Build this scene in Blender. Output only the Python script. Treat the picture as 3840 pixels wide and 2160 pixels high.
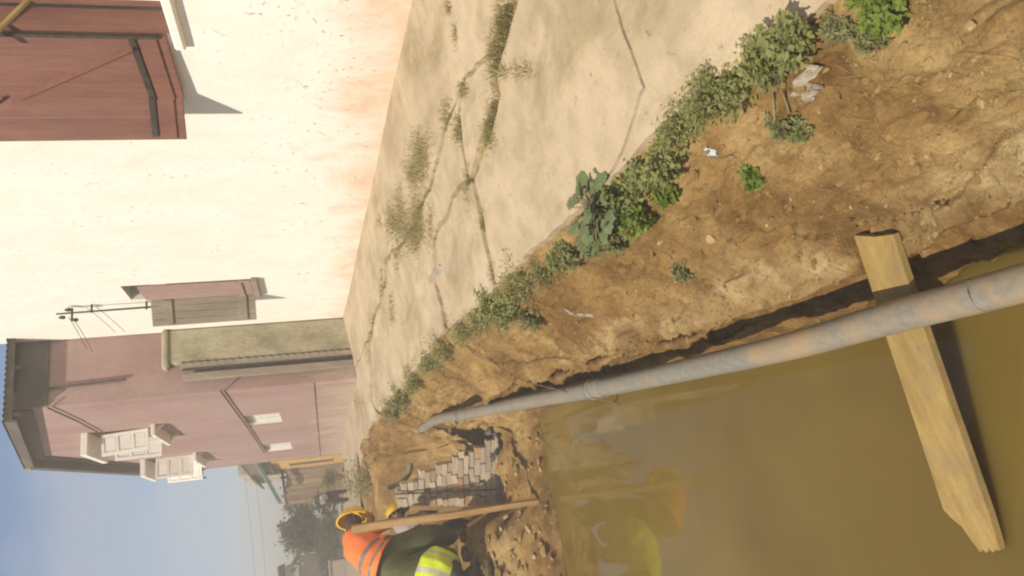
import bpy, bmesh, math, random
import numpy as np
from mathutils import Vector, Matrix

for o in list(bpy.data.objects): bpy.data.objects.remove(o)
scene = bpy.context.scene
ROOT = scene.collection
random.seed(7); RNG = np.random.default_rng(7)
LIFT = 2.15          # scene is laid out relative to the eye; everything is lifted so the trench water lies at z = 0

# ------------------------------------------------------------------ camera, sky, sun, exposure
FPX = 2850.0
ROLL = math.radians(3.7)
PITCH = math.atan(750/FPX)
YAW = math.atan(909/math.hypot(FPX, 750))
_f = Vector((math.sin(YAW)*math.cos(PITCH), math.cos(YAW)*math.cos(PITCH), -math.sin(PITCH)))
_R = Vector((math.cos(YAW), -math.sin(YAW), 0))
_D = -_R.cross(_f)
_r = _R*math.cos(ROLL) + _D*math.sin(ROLL)        # right of the upright picture
_d = -_R*math.sin(ROLL) + _D*math.cos(ROLL)       # down of the upright picture
cam_d = bpy.data.cameras.new('camera')
cam = bpy.data.objects.new('camera', cam_d); ROOT.objects.link(cam)
cam_d.sensor_fit = 'HORIZONTAL'; cam_d.sensor_width = 36.0; cam_d.lens = 36.0*FPX/3840
cam_d.clip_start = 0.05; cam_d.clip_end = 3000
M3 = Matrix((_d, _r, -_f)).transposed()           # the phone was held sideways: picture right = down
cam.matrix_world = Matrix.Translation((0, 0, LIFT)) @ M3.to_4x4()
scene.camera = cam

SUN = Vector((-0.60, -0.33, 0.73)).normalized()
world = bpy.data.worlds.new('World'); scene.world = world; world.use_nodes = True
wn = world.node_tree.nodes; wl_ = world.node_tree.links
for n in list(wn): wn.remove(n)
w_out = wn.new('ShaderNodeOutputWorld'); w_bg = wn.new('ShaderNodeBackground')
sky = wn.new('ShaderNodeTexSky'); sky.sky_type = 'NISHITA'; sky.sun_disc = False
sky.sun_elevation = math.asin(SUN.z); sky.sun_rotation = math.atan2(SUN.x, SUN.y)
sky.air_density = 1.0; sky.dust_density = 0.4; sky.ozone_density = 1.0; sky.altitude = 1200
w_tc = wn.new('ShaderNodeTexCoord'); w_map = wn.new('ShaderNodeMapping'); w_map.inputs['Scale'].default_value = (1.6, 1.6, 4.0)
w_no = wn.new('ShaderNodeTexNoise'); w_no.inputs['Scale'].default_value = 1.5; w_no.inputs['Detail'].default_value = 5; w_no.inputs['Roughness'].default_value = 0.5
w_rp = wn.new('ShaderNodeValToRGB'); w_rp.color_ramp.elements[0].position = 0.40; w_rp.color_ramp.elements[1].position = 0.74
w_rp.color_ramp.elements[0].color = (0, 0, 0, 1); w_rp.color_ramp.elements[1].color = (0.8, 0.8, 0.8, 1)
w_mix = wn.new('ShaderNodeMixRGB'); w_mix.inputs['Color2'].default_value = (5.3, 5.0, 4.75, 1)
wl_.new(w_tc.outputs['Generated'], w_map.inputs['Vector']); wl_.new(w_map.outputs['Vector'], w_no.inputs['Vector'])
w_sep = wn.new('ShaderNodeSeparateXYZ'); wl_.new(w_tc.outputs['Generated'], w_sep.inputs[0])
w_low = wn.new('ShaderNodeMapRange'); w_low.inputs['From Min'].default_value = 0.0; w_low.inputs['From Max'].default_value = 0.34; w_low.inputs['To Min'].default_value = 0.30; w_low.inputs['To Max'].default_value = -0.20
wl_.new(w_sep.outputs['Z'], w_low.inputs['Value']); w_add = wn.new('ShaderNodeMath'); w_add.operation = 'ADD'; wl_.new(w_no.outputs['Fac'], w_add.inputs[0]); wl_.new(w_low.outputs['Result'], w_add.inputs[1])
wl_.new(w_add.outputs[0], w_rp.inputs['Fac']); wl_.new(w_rp.outputs['Color'], w_mix.inputs['Fac'])
wl_.new(sky.outputs['Color'], w_mix.inputs['Color1']); wl_.new(w_mix.outputs['Color'], w_bg.inputs['Color'])
w_bg.inputs['Strength'].default_value = 0.10
wl_.new(w_bg.outputs['Background'], w_out.inputs['Surface'])

sun_d = bpy.data.lights.new('sun', 'SUN'); sun_d.energy = 4.2; sun_d.angle = math.radians(0.6); sun_d.color = (1.0, 0.90, 0.74)
sun_o = bpy.data.objects.new('sun', sun_d); ROOT.objects.link(sun_o)
sun_o.rotation_euler = SUN.to_track_quat('Z', 'Y').to_euler(); sun_o.location = (-12, -7, 20)

scene.render.engine = 'CYCLES'; scene.cycles.pixel_filter_type = 'BLACKMAN_HARRIS'; scene.cycles.filter_width = 2.1
scene.view_settings.view_transform = 'Standard'; scene.view_settings.look = 'None'
scene.view_settings.gamma = 1.0; scene.view_settings.use_curve_mapping = False
scene.view_settings.exposure = 0.50

# ------------------------------------------------------------------ measured geometry (relative to the eye)
def interp(y, xs, zs): return np.interp(y, xs, zs)
def z_wall(Y): return interp(Y, [-3, 1.4, 4, 11, 14, 40], [-0.95, -0.82, -0.702, -0.418, -0.40, -0.38])
def z_edge(Y): return interp(Y, [-3, 1.4, 3, 5, 8, 11, 14, 40], [-1.62, -1.3, -1.13, -.97, -.8, -.66, -.6, -.5])
def x_edge(Y): return interp(Y, [-3, 1.4, 1.9, 2.3, 3.05, 3.6, 4.65, 5.6, 7.7, 9.85, 14], [1.08, 1.11, 1.19, 1.20, 1.233, 1.267, 1.29, 1.37, 1.411, 1.48, 1.55])
XW = 3.093
def z_pave(X, Y):
    xe = x_edge(Y); t = np.clip((X-xe)/(XW-xe), -0.3, 1.3)
    return z_edge(Y) + (z_wall(Y)-z_edge(Y))*t
def ray(U, V):
    x, y = U-1080, V-1920
    return _f*FPX + _r*x + _d*y
def pv(px, py): s = 3840/2576; return ray(2160-py*s, px*s)      # a direction seen in the photograph
def on_x(r, X): return r*(X/r.x)
def on_y(r, Y): return r*(Y/r.y)
def on_z(r, Z): return r*(Z/r.z)
_PB = []
def on_pave(r):
    if not _PB:
        from mathutils.bvhtree import BVHTree as _B
        xs = np.linspace(0.3, 3.6, 60); ys = np.linspace(-3, 24, 400); XX, YY = np.meshgrid(xs, ys); ZZ = np.stack([z_pave(XX[i], YY[i]) for i in range(len(ys))])
        vv_ = np.stack([XX, YY, ZZ], -1).reshape(-1, 3).tolist(); ii = np.arange(60*400).reshape(400, 60)
        _PB.append(_B.FromPolygons(vv_, np.stack([ii[:-1, :-1], ii[:-1, 1:], ii[1:, 1:], ii[1:, :-1]], -1).reshape(-1, 4).tolist()))
    h = _PB[0].ray_cast(Vector((0, 0, 0)), r.normalized())
    if h[0] is not None: return h[0]
    Y = 4.0
    for i in range(120):
        p = r*(1.0/r.y*Y)
        z = float(z_pave(p.x, Y)); q = r*(z/r.z); Y = 0.6*Y + 0.4*max(-2, min(q.y, 40))
    return r*(z/r.z)

# ------------------------------------------------------------------ noise
def _hash(i, j, k):
    h = (i*374761393 + j*668265263 + k*2147483647) & 0xffffffff
    h = ((h ^ (h >> 13))*1274126177) & 0xffffffff
    return ((h ^ (h >> 16)) & 0xffff)/65535.0
def vnoise(x, y, seed=0):
    x = np.asarray(x, float); y = np.asarray(y, float)
    i = np.floor(x).astype(np.int64); j = np.floor(y).astype(np.int64); fx = x-i; fy = y-j
    fx = fx*fx*(3-2*fx); fy = fy*fy*(3-2*fy)
    a = _hash(i, j, seed); b = _hash(i+1, j, seed); c = _hash(i, j+1, seed); d = _hash(i+1, j+1, seed)
    return (a*(1-fx)+b*fx)*(1-fy) + (c*(1-fx)+d*fx)*fy - 0.5
def fbm(x, y, sc, oct=4, seed=0, gain=0.5):
    v = 0; a = 1.0
    for o in range(oct):
        v = v + a*vnoise(x*sc, y*sc, seed+o*17); sc *= 2.03; a *= gain
    return v
def sstep(a, b, x):
    t = np.clip((np.asarray(x, float)-a)/(b-a), 0, 1); return t*t*(3-2*t)

# ------------------------------------------------------------------ object helpers
def tag(o, label=None, cat=None, group=None, kind=None):
    if label: o['label'] = label
    if cat: o['category'] = cat
    if group: o['group'] = group
    if kind: o['kind'] = kind
    return o
def wloc(o):
    v = Vector((0, 0, 0))
    while o is not None: v = v + o.location; o = o.parent
    return v
def empty(name, loc=(0, 0, 0)):
    o = bpy.data.objects.new(name, None); ROOT.objects.link(o); o.location = loc; o.empty_display_size = 0.1
    return o
def link(o, parent=None):
    ROOT.objects.link(o)
    if parent is not None: o.parent = parent
    return o
def mobj(name, verts, faces, mat, parent=None, smooth=False, fm=None):
    base = wloc(parent) if parent is not None else Vector((0, 0, 0))
    me = bpy.data.meshes.new(name)
    if not isinstance(verts, np.ndarray): verts = np.array([tuple(v) for v in verts], float)
    verts = verts - np.array(base)
    me.from_pydata(verts.tolist(), [], faces)
    for m in (mat if isinstance(mat, (list, tuple)) else [mat]): me.materials.append(m)
    if fm is not None: me.polygons.foreach_set('material_index', fm)
    if smooth: me.polygons.foreach_set('use_smooth', [True]*len(me.polygons))
    me.update()
    return link(bpy.data.objects.new(name, me), parent)
class MB:
    def __init__(s): s.v = []; s.f = []; s.m = []
    def add(s, vs, fs, m=0):
        n = len(s.v); s.v += [Vector(v) for v in vs]; s.f += [tuple(i+n for i in f) for f in fs]; s.m += [m]*len(fs)
        return s
    def box(s, lo, hi, m=0):
        (a, b, c), (d, e, f) = lo, hi
        return s.add([(a,b,c),(d,b,c),(d,e,c),(a,e,c),(a,b,f),(d,b,f),(d,e,f),(a,e,f)],
                     [(0,3,2,1),(4,5,6,7),(0,1,5,4),(1,2,6,5),(2,3,7,6),(3,0,4,7)], m)
    def obox(s, c, ax, ay, az, m=0):
        c, ax, ay, az = Vector(c), Vector(ax), Vector(ay), Vector(az)
        vs = [c+ax*i+ay*j+az*k for k in (-1, 1) for (i, j) in ((-1,-1),(1,-1),(1,1),(-1,1))]
        return s.add(vs, [(0,3,2,1),(4,5,6,7),(0,1,5,4),(1,2,6,5),(2,3,7,6),(3,0,4,7)], m)
    def bar(s, p, q, w, h, up=(0, 0, 1), m=0):
        p, q = Vector(p), Vector(q); d = (q-p); L = d.length; d = d/L
        sd = d.cross(Vector(up)); sd = sd.normalized() if sd.length > 1e-5 else Vector((1, 0, 0)); u = sd.cross(d)
        return s.obox((p+q)/2, d*L/2, sd*w/2, u*h/2, m)
    def tube(s, pts, r, n=8, m=0, cap=True):
        pts = [Vector(p) for p in pts]; rs = r if isinstance(r, (list, tuple)) else [r]*len(pts)
        base = len(s.v); ref = Vector((0.13, 0.21, 0.97))
        for i, p in enumerate(pts):
            d = (pts[min(i+1, len(pts)-1)] - pts[max(i-1, 0)]).normalized()
            a = d.cross(ref)
            if a.length < 1e-3: a = d.cross(Vector((1, 0, 0)))
            a.normalize(); b = d.cross(a)
            for k in range(n):
                t = 2*math.pi*k/n; s.v.append(p + a*math.cos(t)*rs[i] + b*math.sin(t)*rs[i])
        for i in range(len(pts)-1):
            for k in range(n):
                k2 = (k+1) % n; s.f.append((base+i*n+k, base+i*n+k2, base+(i+1)*n+k2, base+(i+1)*n+k)); s.m.append(m)
        if cap:
            s.f.append(tuple(base+k for k in range(n))[::-1]); s.m.append(m)
            s.f.append(tuple(base+(len(pts)-1)*n+k for k in range(n))); s.m.append(m)
        return s
    def build(s, name, mat, parent=None, smooth=False, bevel=0):
        o = mobj(name, s.v, s.f, mat, parent, smooth, s.m if isinstance(mat, (list, tuple)) else None)
        bm = bmesh.new(); bm.from_mesh(o.data)
        if bevel: bmesh.ops.bevel(bm, geom=bm.edges[:], offset=bevel, segments=1, affect='EDGES')
        bmesh.ops.recalc_face_normals(bm, faces=bm.faces[:]); bm.to_mesh(o.data); bm.free()
        return o

# ------------------------------------------------------------------ materials
def newmat(name):
    m = bpy.data.materials.new(name); m.use_nodes = True
    nt = m.node_tree; b = nt.nodes['Principled BSDF']
    return m, nt, b
def _noise(nt, scale, detail=6, rough=0.6, vec=None, dist=0):
    n = nt.nodes.new('ShaderNodeTexNoise'); n.inputs['Scale'].default_value = scale; n.inputs['Detail'].default_value = detail
    n.inputs['Roughness'].default_value = rough; n.inputs['Distortion'].default_value = dist
    if vec is not None: nt.links.new(vec, n.inputs['Vector'])
    return n
def _ramp(nt, fac, stops):
    r = nt.nodes.new('ShaderNodeValToRGB'); cr = r.color_ramp
    while len(cr.elements) < len(stops): cr.elements.new(0.5)
    for e, (p, c) in zip(cr.elements, stops):
        e.position = p; e.color = (c[0], c[1], c[2], 1) if isinstance(c, (tuple, list)) else (c, c, c, 1)
    nt.links.new(fac, r.inputs['Fac']); return r
def _mix(nt, fac, a, b, mode='MIX'):
    n = nt.nodes.new('ShaderNodeMixRGB'); n.blend_type = mode
    for sock, v in ((n.inputs['Fac'], fac), (n.inputs['Color1'], a), (n.inputs['Color2'], b)):
        if hasattr(v, 'is_linked') or hasattr(v, 'links'): nt.links.new(v, sock)
        elif isinstance(v, (tuple, list)): sock.default_value = (v[0], v[1], v[2], 1)
        else: sock.default_value = v
    return n
def _coord(nt, scale=(1, 1, 1), kind='Object'):
    t = nt.nodes.new('ShaderNodeTexCoord'); mp = nt.nodes.new('ShaderNodeMapping'); mp.inputs['Scale'].default_value = scale
    nt.links.new(t.outputs[kind], mp.inputs['Vector']); return mp.outputs['Vector']
def _pos(nt):
    g = nt.nodes.new('ShaderNodeNewGeometry'); mp = nt.nodes.new('ShaderNodeMapping'); mp.inputs['Location'].default_value = (0, 0, -LIFT)
    nt.links.new(g.outputs['Position'], mp.inputs['Vector']); return mp.outputs['Vector']
def _bump(nt, b, h, strength, dist):
    n = nt.nodes.new('ShaderNodeBump'); n.inputs['Strength'].default_value = strength; n.inputs['Distance'].default_value = dist
    nt.links.new(h, n.inputs['Height']); nt.links.new(n.outputs['Normal'], b.inputs['Normal'])
def surf(name, c1, c2, scale=6, rough=0.85, bump=0.3, bdist=0.01, fine=60, stretch=(1, 1, 1), c3=None, spec=0.3, metal=0, fine_amt=0.25, rnd=0.0):
    m, nt, b = newmat(name)
    v = _coord(nt, stretch)
    n1 = _noise(nt, scale, 7, 0.62, v); n2 = _noise(nt, fine, 5, 0.7, v)
    stops = [(0.36, c1), (0.64, c2)] if c3 is None else [(0.30, c1), (0.52, c2), (0.70, c3)]
    r = _ramp(nt, n1.outputs['Fac'], stops)
    g = _ramp(nt, n2.outputs['Fac'], [(0.3, 1-fine_amt), (0.7, 1+fine_amt*0.4)])
    mx = _mix(nt, 1.0, r.outputs['Color'], g.outputs['Color'], 'MULTIPLY')
    col = mx.outputs['Color']
    if rnd:
        oi = nt.nodes.new('ShaderNodeObjectInfo'); rr = _ramp(nt, oi.outputs['Random'], [(0, 1-rnd), (1, 1+rnd)])
        col = _mix(nt, 1.0, col, rr.outputs['Color'], 'MULTIPLY').outputs['Color']
    nt.links.new(col, b.inputs['Base Color'])
    b.inputs['Roughness'].default_value = rough; b.inputs['Specular IOR Level'].default_value = spec; b.inputs['Metallic'].default_value = metal
    if bump:
        ad = nt.nodes.new('ShaderNodeMath'); ad.operation = 'ADD'; nt.links.new(n1.outputs['Fac'], ad.inputs[0]); nt.links.new(n2.outputs['Fac'], ad.inputs[1])
        _bump(nt, b, ad.outputs[0], bump, bdist)
    return m

M = {}
# bare soil of the trench bank
def soil(name, dark, mid, pale, seed=0.0, zones=None):
    m, nt, b = newmat(name)
    v = _coord(nt); mp = nt.nodes.new('ShaderNodeMapping'); mp.inputs['Location'].default_value = (seed, seed*1.7, 0); nt.links.new(v, mp.inputs['Vector']); v = mp.outputs['Vector']
    big = _noise(nt, 1.5, 6, 0.6, v, 0.5); midn = _noise(nt, 9, 7, 0.68, v, 0.3); fine = _noise(nt, 75, 6, 0.75, v); tiny = _noise(nt, 240, 3, 0.6, v)
    base = _ramp(nt, big.outputs['Fac'], [(0.34, dark), (0.5, mid), (0.66, pale)])
    if zones:
        for an, cols, sp in (('dry', zones[0], 0.55), ('damp', zones[1], 0.55)):
            at = nt.nodes.new('ShaderNodeAttribute'); at.attribute_name = an
            nm = nt.nodes.new('ShaderNodeMath'); nm.operation = 'MULTIPLY_ADD'; nm.inputs[1].default_value = 1.1; nm.inputs[2].default_value = -0.55; nt.links.new(midn.outputs['Fac'], nm.inputs[0])
            ad = nt.nodes.new('ShaderNodeMath'); ad.operation = 'ADD'; nt.links.new(at.outputs['Fac'], ad.inputs[0]); nt.links.new(nm.outputs[0], ad.inputs[1])
            fc = _ramp(nt, ad.outputs[0], [(0.22, 0.0), (0.80, 0.9)]); r2 = _ramp(nt, midn.outputs['Fac'], [(0.35, cols[0]), (0.65, cols[1])])
            base = _mix(nt, fc.outputs['Color'], base.outputs['Color'], r2.outputs['Color'])
    md = _ramp(nt, midn.outputs['Fac'], [(0.32, (0.62, 0.56, 0.5)), (0.55, (1.02, 1, 1)), (0.75, (1.2, 1.16, 1.1))])
    x = _mix(nt, 1.0, base.outputs['Color'], md.outputs['Color'], 'MULTIPLY')
    fd = _ramp(nt, fine.outputs['Fac'], [(0.33, 0.62), (0.6, 1.08)])
    x = _mix(nt, 0.75, x.outputs['Color'], fd.outputs['Color'], 'MULTIPLY')
    gr = _ramp(nt, tiny.outputs['Fac'], [(0.70, 0.0), (0.76, 1.0)])
    x2 = _mix(nt, 0.5, x.outputs['Color'], (0.62, 0.47, 0.30))
    x3 = _mix(nt, gr.outputs['Color'], x.outputs['Color'], x2.outputs['Color'])
    nt.links.new(x3.outputs['Color'], b.inputs['Base Color']); b.inputs['Roughness'].default_value = 0.95; b.inputs['Specular IOR Level'].default_value = 0.12
    a1 = nt.nodes.new('ShaderNodeMath'); a1.operation = 'MULTIPLY_ADD'; a1.inputs[1].default_value = 0.35
    nt.links.new(fine.outputs['Fac'], a1.inputs[0]); nt.links.new(midn.outputs['Fac'], a1.inputs[2])
    _bump(nt, b, a1.outputs[0], 0.9, 0.03)
    return m
M['soil'] = soil('bare_soil', (0.21, 0.118, 0.038), (0.34, 0.215, 0.078), (0.47, 0.335, 0.148), zones=(((0.40, 0.285, 0.125), (0.50, 0.375, 0.185)), ((0.195, 0.110, 0.036), (0.275, 0.168, 0.060))))
M['clod'] = soil('soil_clod', (0.25, 0.15, 0.05), (0.36, 0.235, 0.09), (0.46, 0.33, 0.145), 3.3)
M['street'] = surf('street_dirt', (0.35, 0.275, 0.17), (0.44, 0.355, 0.235), 2.5, 0.95, 0.5, 0.02, 45, spec=0.1)
# dusty worn concrete
m, nt, b = newmat('dusty_concrete'); v = _coord(nt)
n1 = _noise(nt, 1.1, 7, 0.6, v, 0.6); n2 = _noise(nt, 7, 7, 0.65, v); n3 = _noise(nt, 120, 4, 0.7, v); n4 = _noise(nt, 28, 4, 0.6, v)
c = _ramp(nt, n1.outputs['Fac'], [(0.32, (0.35, 0.272, 0.175)), (0.5, (0.445, 0.352, 0.232)), (0.68, (0.515, 0.412, 0.285))])
d_ = _ramp(nt, n2.outputs['Fac'], [(0.30, 0.80), (0.6, 1.05)]); c2 = _mix(nt, 0.9, c.outputs['Color'], d_.outputs['Color'], 'MULTIPLY')
e_ = _ramp(nt, n3.outputs['Fac'], [(0.3, 0.84), (0.65, 1.06)]); c3 = _mix(nt, 0.8, c2.outputs['Color'], e_.outputs['Color'], 'MULTIPLY')
n5 = _noise(nt, 2.6, 6, 0.7, _coord(nt, (1, .45, 1)), 0.8); st_ = _ramp(nt, n5.outputs['Fac'], [(0.50, (1, 1, 1)), (0.70, (0.72, 0.70, 0.58))]); c3 = _mix(nt, 0.9, c3.outputs['Color'], st_.outputs['Color'], 'MULTIPLY')
s_ = _ramp(nt, n4.outputs['Fac'], [(0.27, (0.55, 0.5, 0.42)), (0.34, (1, 1, 1))]); c4 = _mix(nt, 0.8, c3.outputs['Color'], s_.outputs['Color'], 'MULTIPLY')
nt.links.new(c4.outputs['Color'], b.inputs['Base Color']); b.inputs['Roughness'].default_value = 0.92; b.inputs['Specular IOR Level'].default_value = 0.15
_bump(nt, b, n2.outputs['Fac'], 0.25, 0.02); M['concrete'] = m

# limewashed wall with rising damp and flaking
m, nt, b = newmat('limewash'); v = _pos(nt); vs = _coord(nt, (1, 1, 0.65))
sep = nt.nodes.new('ShaderNodeSeparateXYZ'); nt.links.new(v, sep.inputs[0])
hgt = nt.nodes.new('ShaderNodeMapRange'); hgt.inputs['From Min'].default_value = -0.75; hgt.inputs['From Max'].default_value = 0.30; hgt.inputs['To Min'].default_value = 1.0; hgt.inputs['To Max'].default_value = 0.0
nt.links.new(sep.outputs['Z'], hgt.inputs['Value'])
n1 = _noise(nt, 2.6, 8, 0.72, vs, 0.5); n2 = _noise(nt, 19, 6, 0.72, v, 0.2); n3 = _noise(nt, 2.3, 5, 0.6, v)
dm = nt.nodes.new('ShaderNodeMath'); dm.operation = 'MULTIPLY_ADD'; dm.inputs[1].default_value = 2.0; dm.inputs[2].default_value = -1.0; nt.links.new(n1.outputs['Fac'], dm.inputs[0])
ad = nt.nodes.new('ShaderNodeMath'); ad.operation = 'ADD'; nt.links.new(hgt.outputs['Result'], ad.inputs[0]); nt.links.new(dm.outputs[0], ad.inputs[1])
damp = _ramp(nt, ad.outputs[0], [(0.42, 0.0), (1.0, 0.72)])
tone = _ramp(nt, n1.outputs['Fac'], [(0.35, (0.80, 0.76, 0.66)), (0.6, (0.86, 0.84, 0.76))])
x = _mix(nt, damp.outputs['Color'], tone.outputs['Color'], (0.66, 0.42, 0.23))
sp = _ramp(nt, n2.outputs['Fac'], [(0.59, 0.0), (0.64, 1.0)]); spm = _ramp(nt, n3.outputs['Fac'], [(0.42, 0.0), (0.56, 1.0)])
hb = _ramp(nt, ad.outputs[0], [(0.0, 0.0), (0.12, 1.0), (0.75, 1.0), (0.95, 0.2)])
k1 = _mix(nt, 1.0, sp.outputs['Color'], spm.outputs['Color'], 'MULTIPLY'); k2 = _mix(nt, 1.0, k1.outputs['Color'], hb.outputs['Color'], 'MULTIPLY')
k3 = _mix(nt, 0.85, (0, 0, 0), k2.outputs['Color'])
x2 = _mix(nt, k3.outputs['Color'], x.outputs['Color'], (0.33, 0.27, 0.19))
nt.links.new(x2.outputs['Color'], b.inputs['Base Color']); b.inputs['Roughness'].default_value = 0.9; b.inputs['Specular IOR Level'].default_value = 0.15
_bump(nt, b, n2.outputs['Fac'], 0.35, 0.012); M['limewash'] = m

# faded pink render
m, nt, b = newmat('faded_pink_render'); v = _pos(nt); vs = _coord(nt, (1, 0.6, 0.3))
n1 = _noise(nt, 1.6, 6, 0.6, vs, 0.5); n2 = _noise(nt, 18, 6, 0.7, v); n3 = _noise(nt, 4.5, 7, 0.7, vs, 0.4)
c = _ramp(nt, n1.outputs['Fac'], [(0.35, (0.335, 0.205, 0.178)), (0.62, (0.39, 0.265, 0.235))])
sep = nt.nodes.new('ShaderNodeSeparateXYZ'); nt.links.new(v, sep.inputs[0])
hgt = nt.nodes.new('ShaderNodeMapRange'); hgt.inputs['From Min'].default_value = -0.6; hgt.inputs['From Max'].default_value = 0.5; hgt.inputs['To Min'].default_value = 0.36; hgt.inputs['To Max'].default_value = 0.0
nt.links.new(sep.outputs['Z'], hgt.inputs['Value'])
ad = nt.nodes.new('ShaderNodeMath'); ad.operation = 'ADD'; nt.links.new(hgt.outputs['Result'], ad.inputs[0]); nt.links.new(n3.outputs['Fac'], ad.inputs[1])
wr = _ramp(nt, ad.outputs[0], [(0.62, 0.0), (0.86, 0.8)])
x = _mix(nt, wr.outputs['Color'], c.outputs['Color'], (0.50, 0.40, 0.29))
f_ = _ramp(nt, n2.outputs['Fac'], [(0.3, 0.86), (0.65, 1.05)]); x = _mix(nt, 0.9, x.outputs['Color'], f_.outputs['Color'], 'MULTIPLY')
nt.links.new(x.outputs['Color'], b.inputs['Base Color']); b.inputs['Roughness'].default_value = 0.9; b.inputs['Specular IOR Level'].default_value = 0.15
_bump(nt, b, n2.outputs['Fac'], 0.3, 0.01); M['pink'] = m

M['moss'] = surf('mossy_concrete', (0.20, 0.18, 0.105), (0.40, 0.35, 0.23), 2.6, 0.95, 0.6, 0.02, 34, (1, 1, 0.5), (0.50, 0.46, 0.34))
M['red_wood'] = surf('red_brown_paint', (0.20, 0.088, 0.062), (0.255, 0.118, 0.085), 3, 0.62, 0.25, 0.004, 30, (1, 1, 0.15), rnd=0.07)
M['mauve_wood'] = surf('mauve_paint', (0.34, 0.22, 0.18), (0.40, 0.27, 0.225), 3, 0.7, 0.2, 0.004, 30, (1, 1, 0.2))
M['grey_wood'] = surf('weathered_grey_paint', (0.22, 0.18, 0.135), (0.33, 0.27, 0.20), 4, 0.8, 0.3, 0.005, 40, (1, 1, 0.2))
M['dark_iron'] = surf('dark_iron', (0.035, 0.028, 0.022), (0.07, 0.055, 0.04), 14, 0.7, 0.3, 0.004, 60)
M['white_paint'] = surf('white_paint', (0.80, 0.77, 0.68), (0.88, 0.86, 0.79), 5, 0.55, 0.15, 0.004, 50, (1, 1, 0.4), fine_amt=0.12, rnd=0.05)
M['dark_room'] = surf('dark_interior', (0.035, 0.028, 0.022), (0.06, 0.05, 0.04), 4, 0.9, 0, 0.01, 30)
M['glass'], nt, b = newmat('window_glass'); b.inputs['Base Color'].default_value = (0.16, 0.17, 0.16, 1); b.inputs['Roughness'].default_value = 0.12
M['roof_sheet'] = surf('old_roof_sheet', (0.09, 0.075, 0.06), (0.17, 0.135, 0.105), 5, 0.6, 0.2, 0.006, 40, metal=0.2)
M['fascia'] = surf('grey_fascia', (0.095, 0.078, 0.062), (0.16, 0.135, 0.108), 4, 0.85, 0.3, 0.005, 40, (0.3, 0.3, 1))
M['timber'] = surf('raw_timber', (0.27, 0.172, 0.050), (0.365, 0.248, 0.082), 6, 0.8, 0.4, 0.004, 60, (0.5, 2.6, 1), c3=(0.42, 0.30, 0.112), fine_amt=0.2)
def smear(m, scale, lo, hi, col, amt):
    nt = m.node_tree; b = nt.nodes['Principled BSDF']; src = b.inputs['Base Color'].links[0].from_socket
    n = _noise(nt, scale, 5, 0.65, _coord(nt)); r = _ramp(nt, n.outputs['Fac'], [(lo, 0.0), (hi, amt)]); mx = _mix(nt, r.outputs['Color'], src, col); nt.links.new(mx.outputs['Color'], b.inputs['Base Color'])
smear(M['timber'], 6, 0.47, 0.68, (0.24, 0.17, 0.085), 0.7); smear(M['timber'], 34, 0.66, 0.72, (0.13, 0.085, 0.035), 0.8)
M['plank'] = surf('dirty_plank', (0.29, 0.165, 0.062), (0.43, 0.265, 0.11), 5, 0.85, 0.5, 0.006, 60, (2, 2, 0.3), c3=(0.54, 0.37, 0.17), fine_amt=0.3)
M['brick'] = surf('mortar_smeared_brick', (0.52, 0.42, 0.30), (0.64, 0.54, 0.41), 8, 0.95, 0.6, 0.008, 50, rnd=0.15)
M['brick_red'] = surf('bare_pale_brick', (0.60, 0.36, 0.20), (0.70, 0.45, 0.26), 8, 0.95, 0.6, 0.008, 50, rnd=0.15)
M['mortar'] = surf('wet_mortar', (0.26, 0.21, 0.14), (0.40, 0.33, 0.235), 9, 0.9, 0.6, 0.01, 50)
M['tarp'] = surf('dark_plastic', (0.055, 0.05, 0.043), (0.11, 0.10, 0.085), 5, 0.45, 0.5, 0.02, 20, spec=0.5)
M['film'] = surf('white_plastic', (0.30, 0.25, 0.18), (0.41, 0.35, 0.27), 9, 0.45, 0.3, 0.01, 40, spec=0.4)
M['blue_scrap'] = surf('pale_blue_plastic', (0.45, 0.55, 0.56), (0.6, 0.68, 0.68), 20, 0.5, 0.1, 0.003, 60)
M['stone'] = surf('tan_stone', (0.38, 0.25, 0.11), (0.52, 0.37, 0.19), 12, 0.9, 0.4, 0.005, 80, rnd=0.2)
M['ochre'] = surf('ochre_render', (0.52, 0.30, 0.09), (0.62, 0.40, 0.15), 3, 0.9, 0.3, 0.01, 30)
M['fence'] = surf('weathered_fence_board', (0.34, 0.24, 0.145), (0.50, 0.37, 0.235), 3, 0.9, 0.3, 0.01, 30, (1, 1, 0.2), rnd=0.22)
M['zinc'] = surf('pale_zinc_sheet', (0.60, 0.56, 0.47), (0.72, 0.68, 0.58), 3, 0.5, 0.1, 0.01, 20, fine_amt=0.1)
M['teal'] = surf('teal_paint', (0.09, 0.20, 0.16), (0.14, 0.27, 0.22), 5, 0.6, 0.1, 0.01, 30)
M['rubber'] = surf('black_rubber', (0.02, 0.02, 0.02), (0.05, 0.045, 0.04), 10, 0.8, 0.2, 0.004, 40)
M['bark'] = surf('bark', (0.16, 0.11, 0.07), (0.28, 0.21, 0.14), 9, 0.95, 0.6, 0.02, 40, (1, 1, 0.3))
M['wire'] = surf('dark_wire', (0.06, 0.045, 0.035), (0.11, 0.085, 0.06), 30, 0.7, 0, 0.01, 60)
M['tan_wire'] = surf('rusty_wire', (0.16, 0.09, 0.04), (0.26, 0.16, 0.08), 30, 0.7, 0, 0.01, 60)
M['far_wall'] = surf('far_pale_wall', (0.42, 0.36, 0.27), (0.55, 0.48, 0.38), 2, 0.9, 0.1, 0.01, 20)
M['far_dark'] = surf('far_dark_wall', (0.10, 0.075, 0.05), (0.17, 0.125, 0.085), 2, 0.9, 0.1, 0.01, 20)
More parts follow.
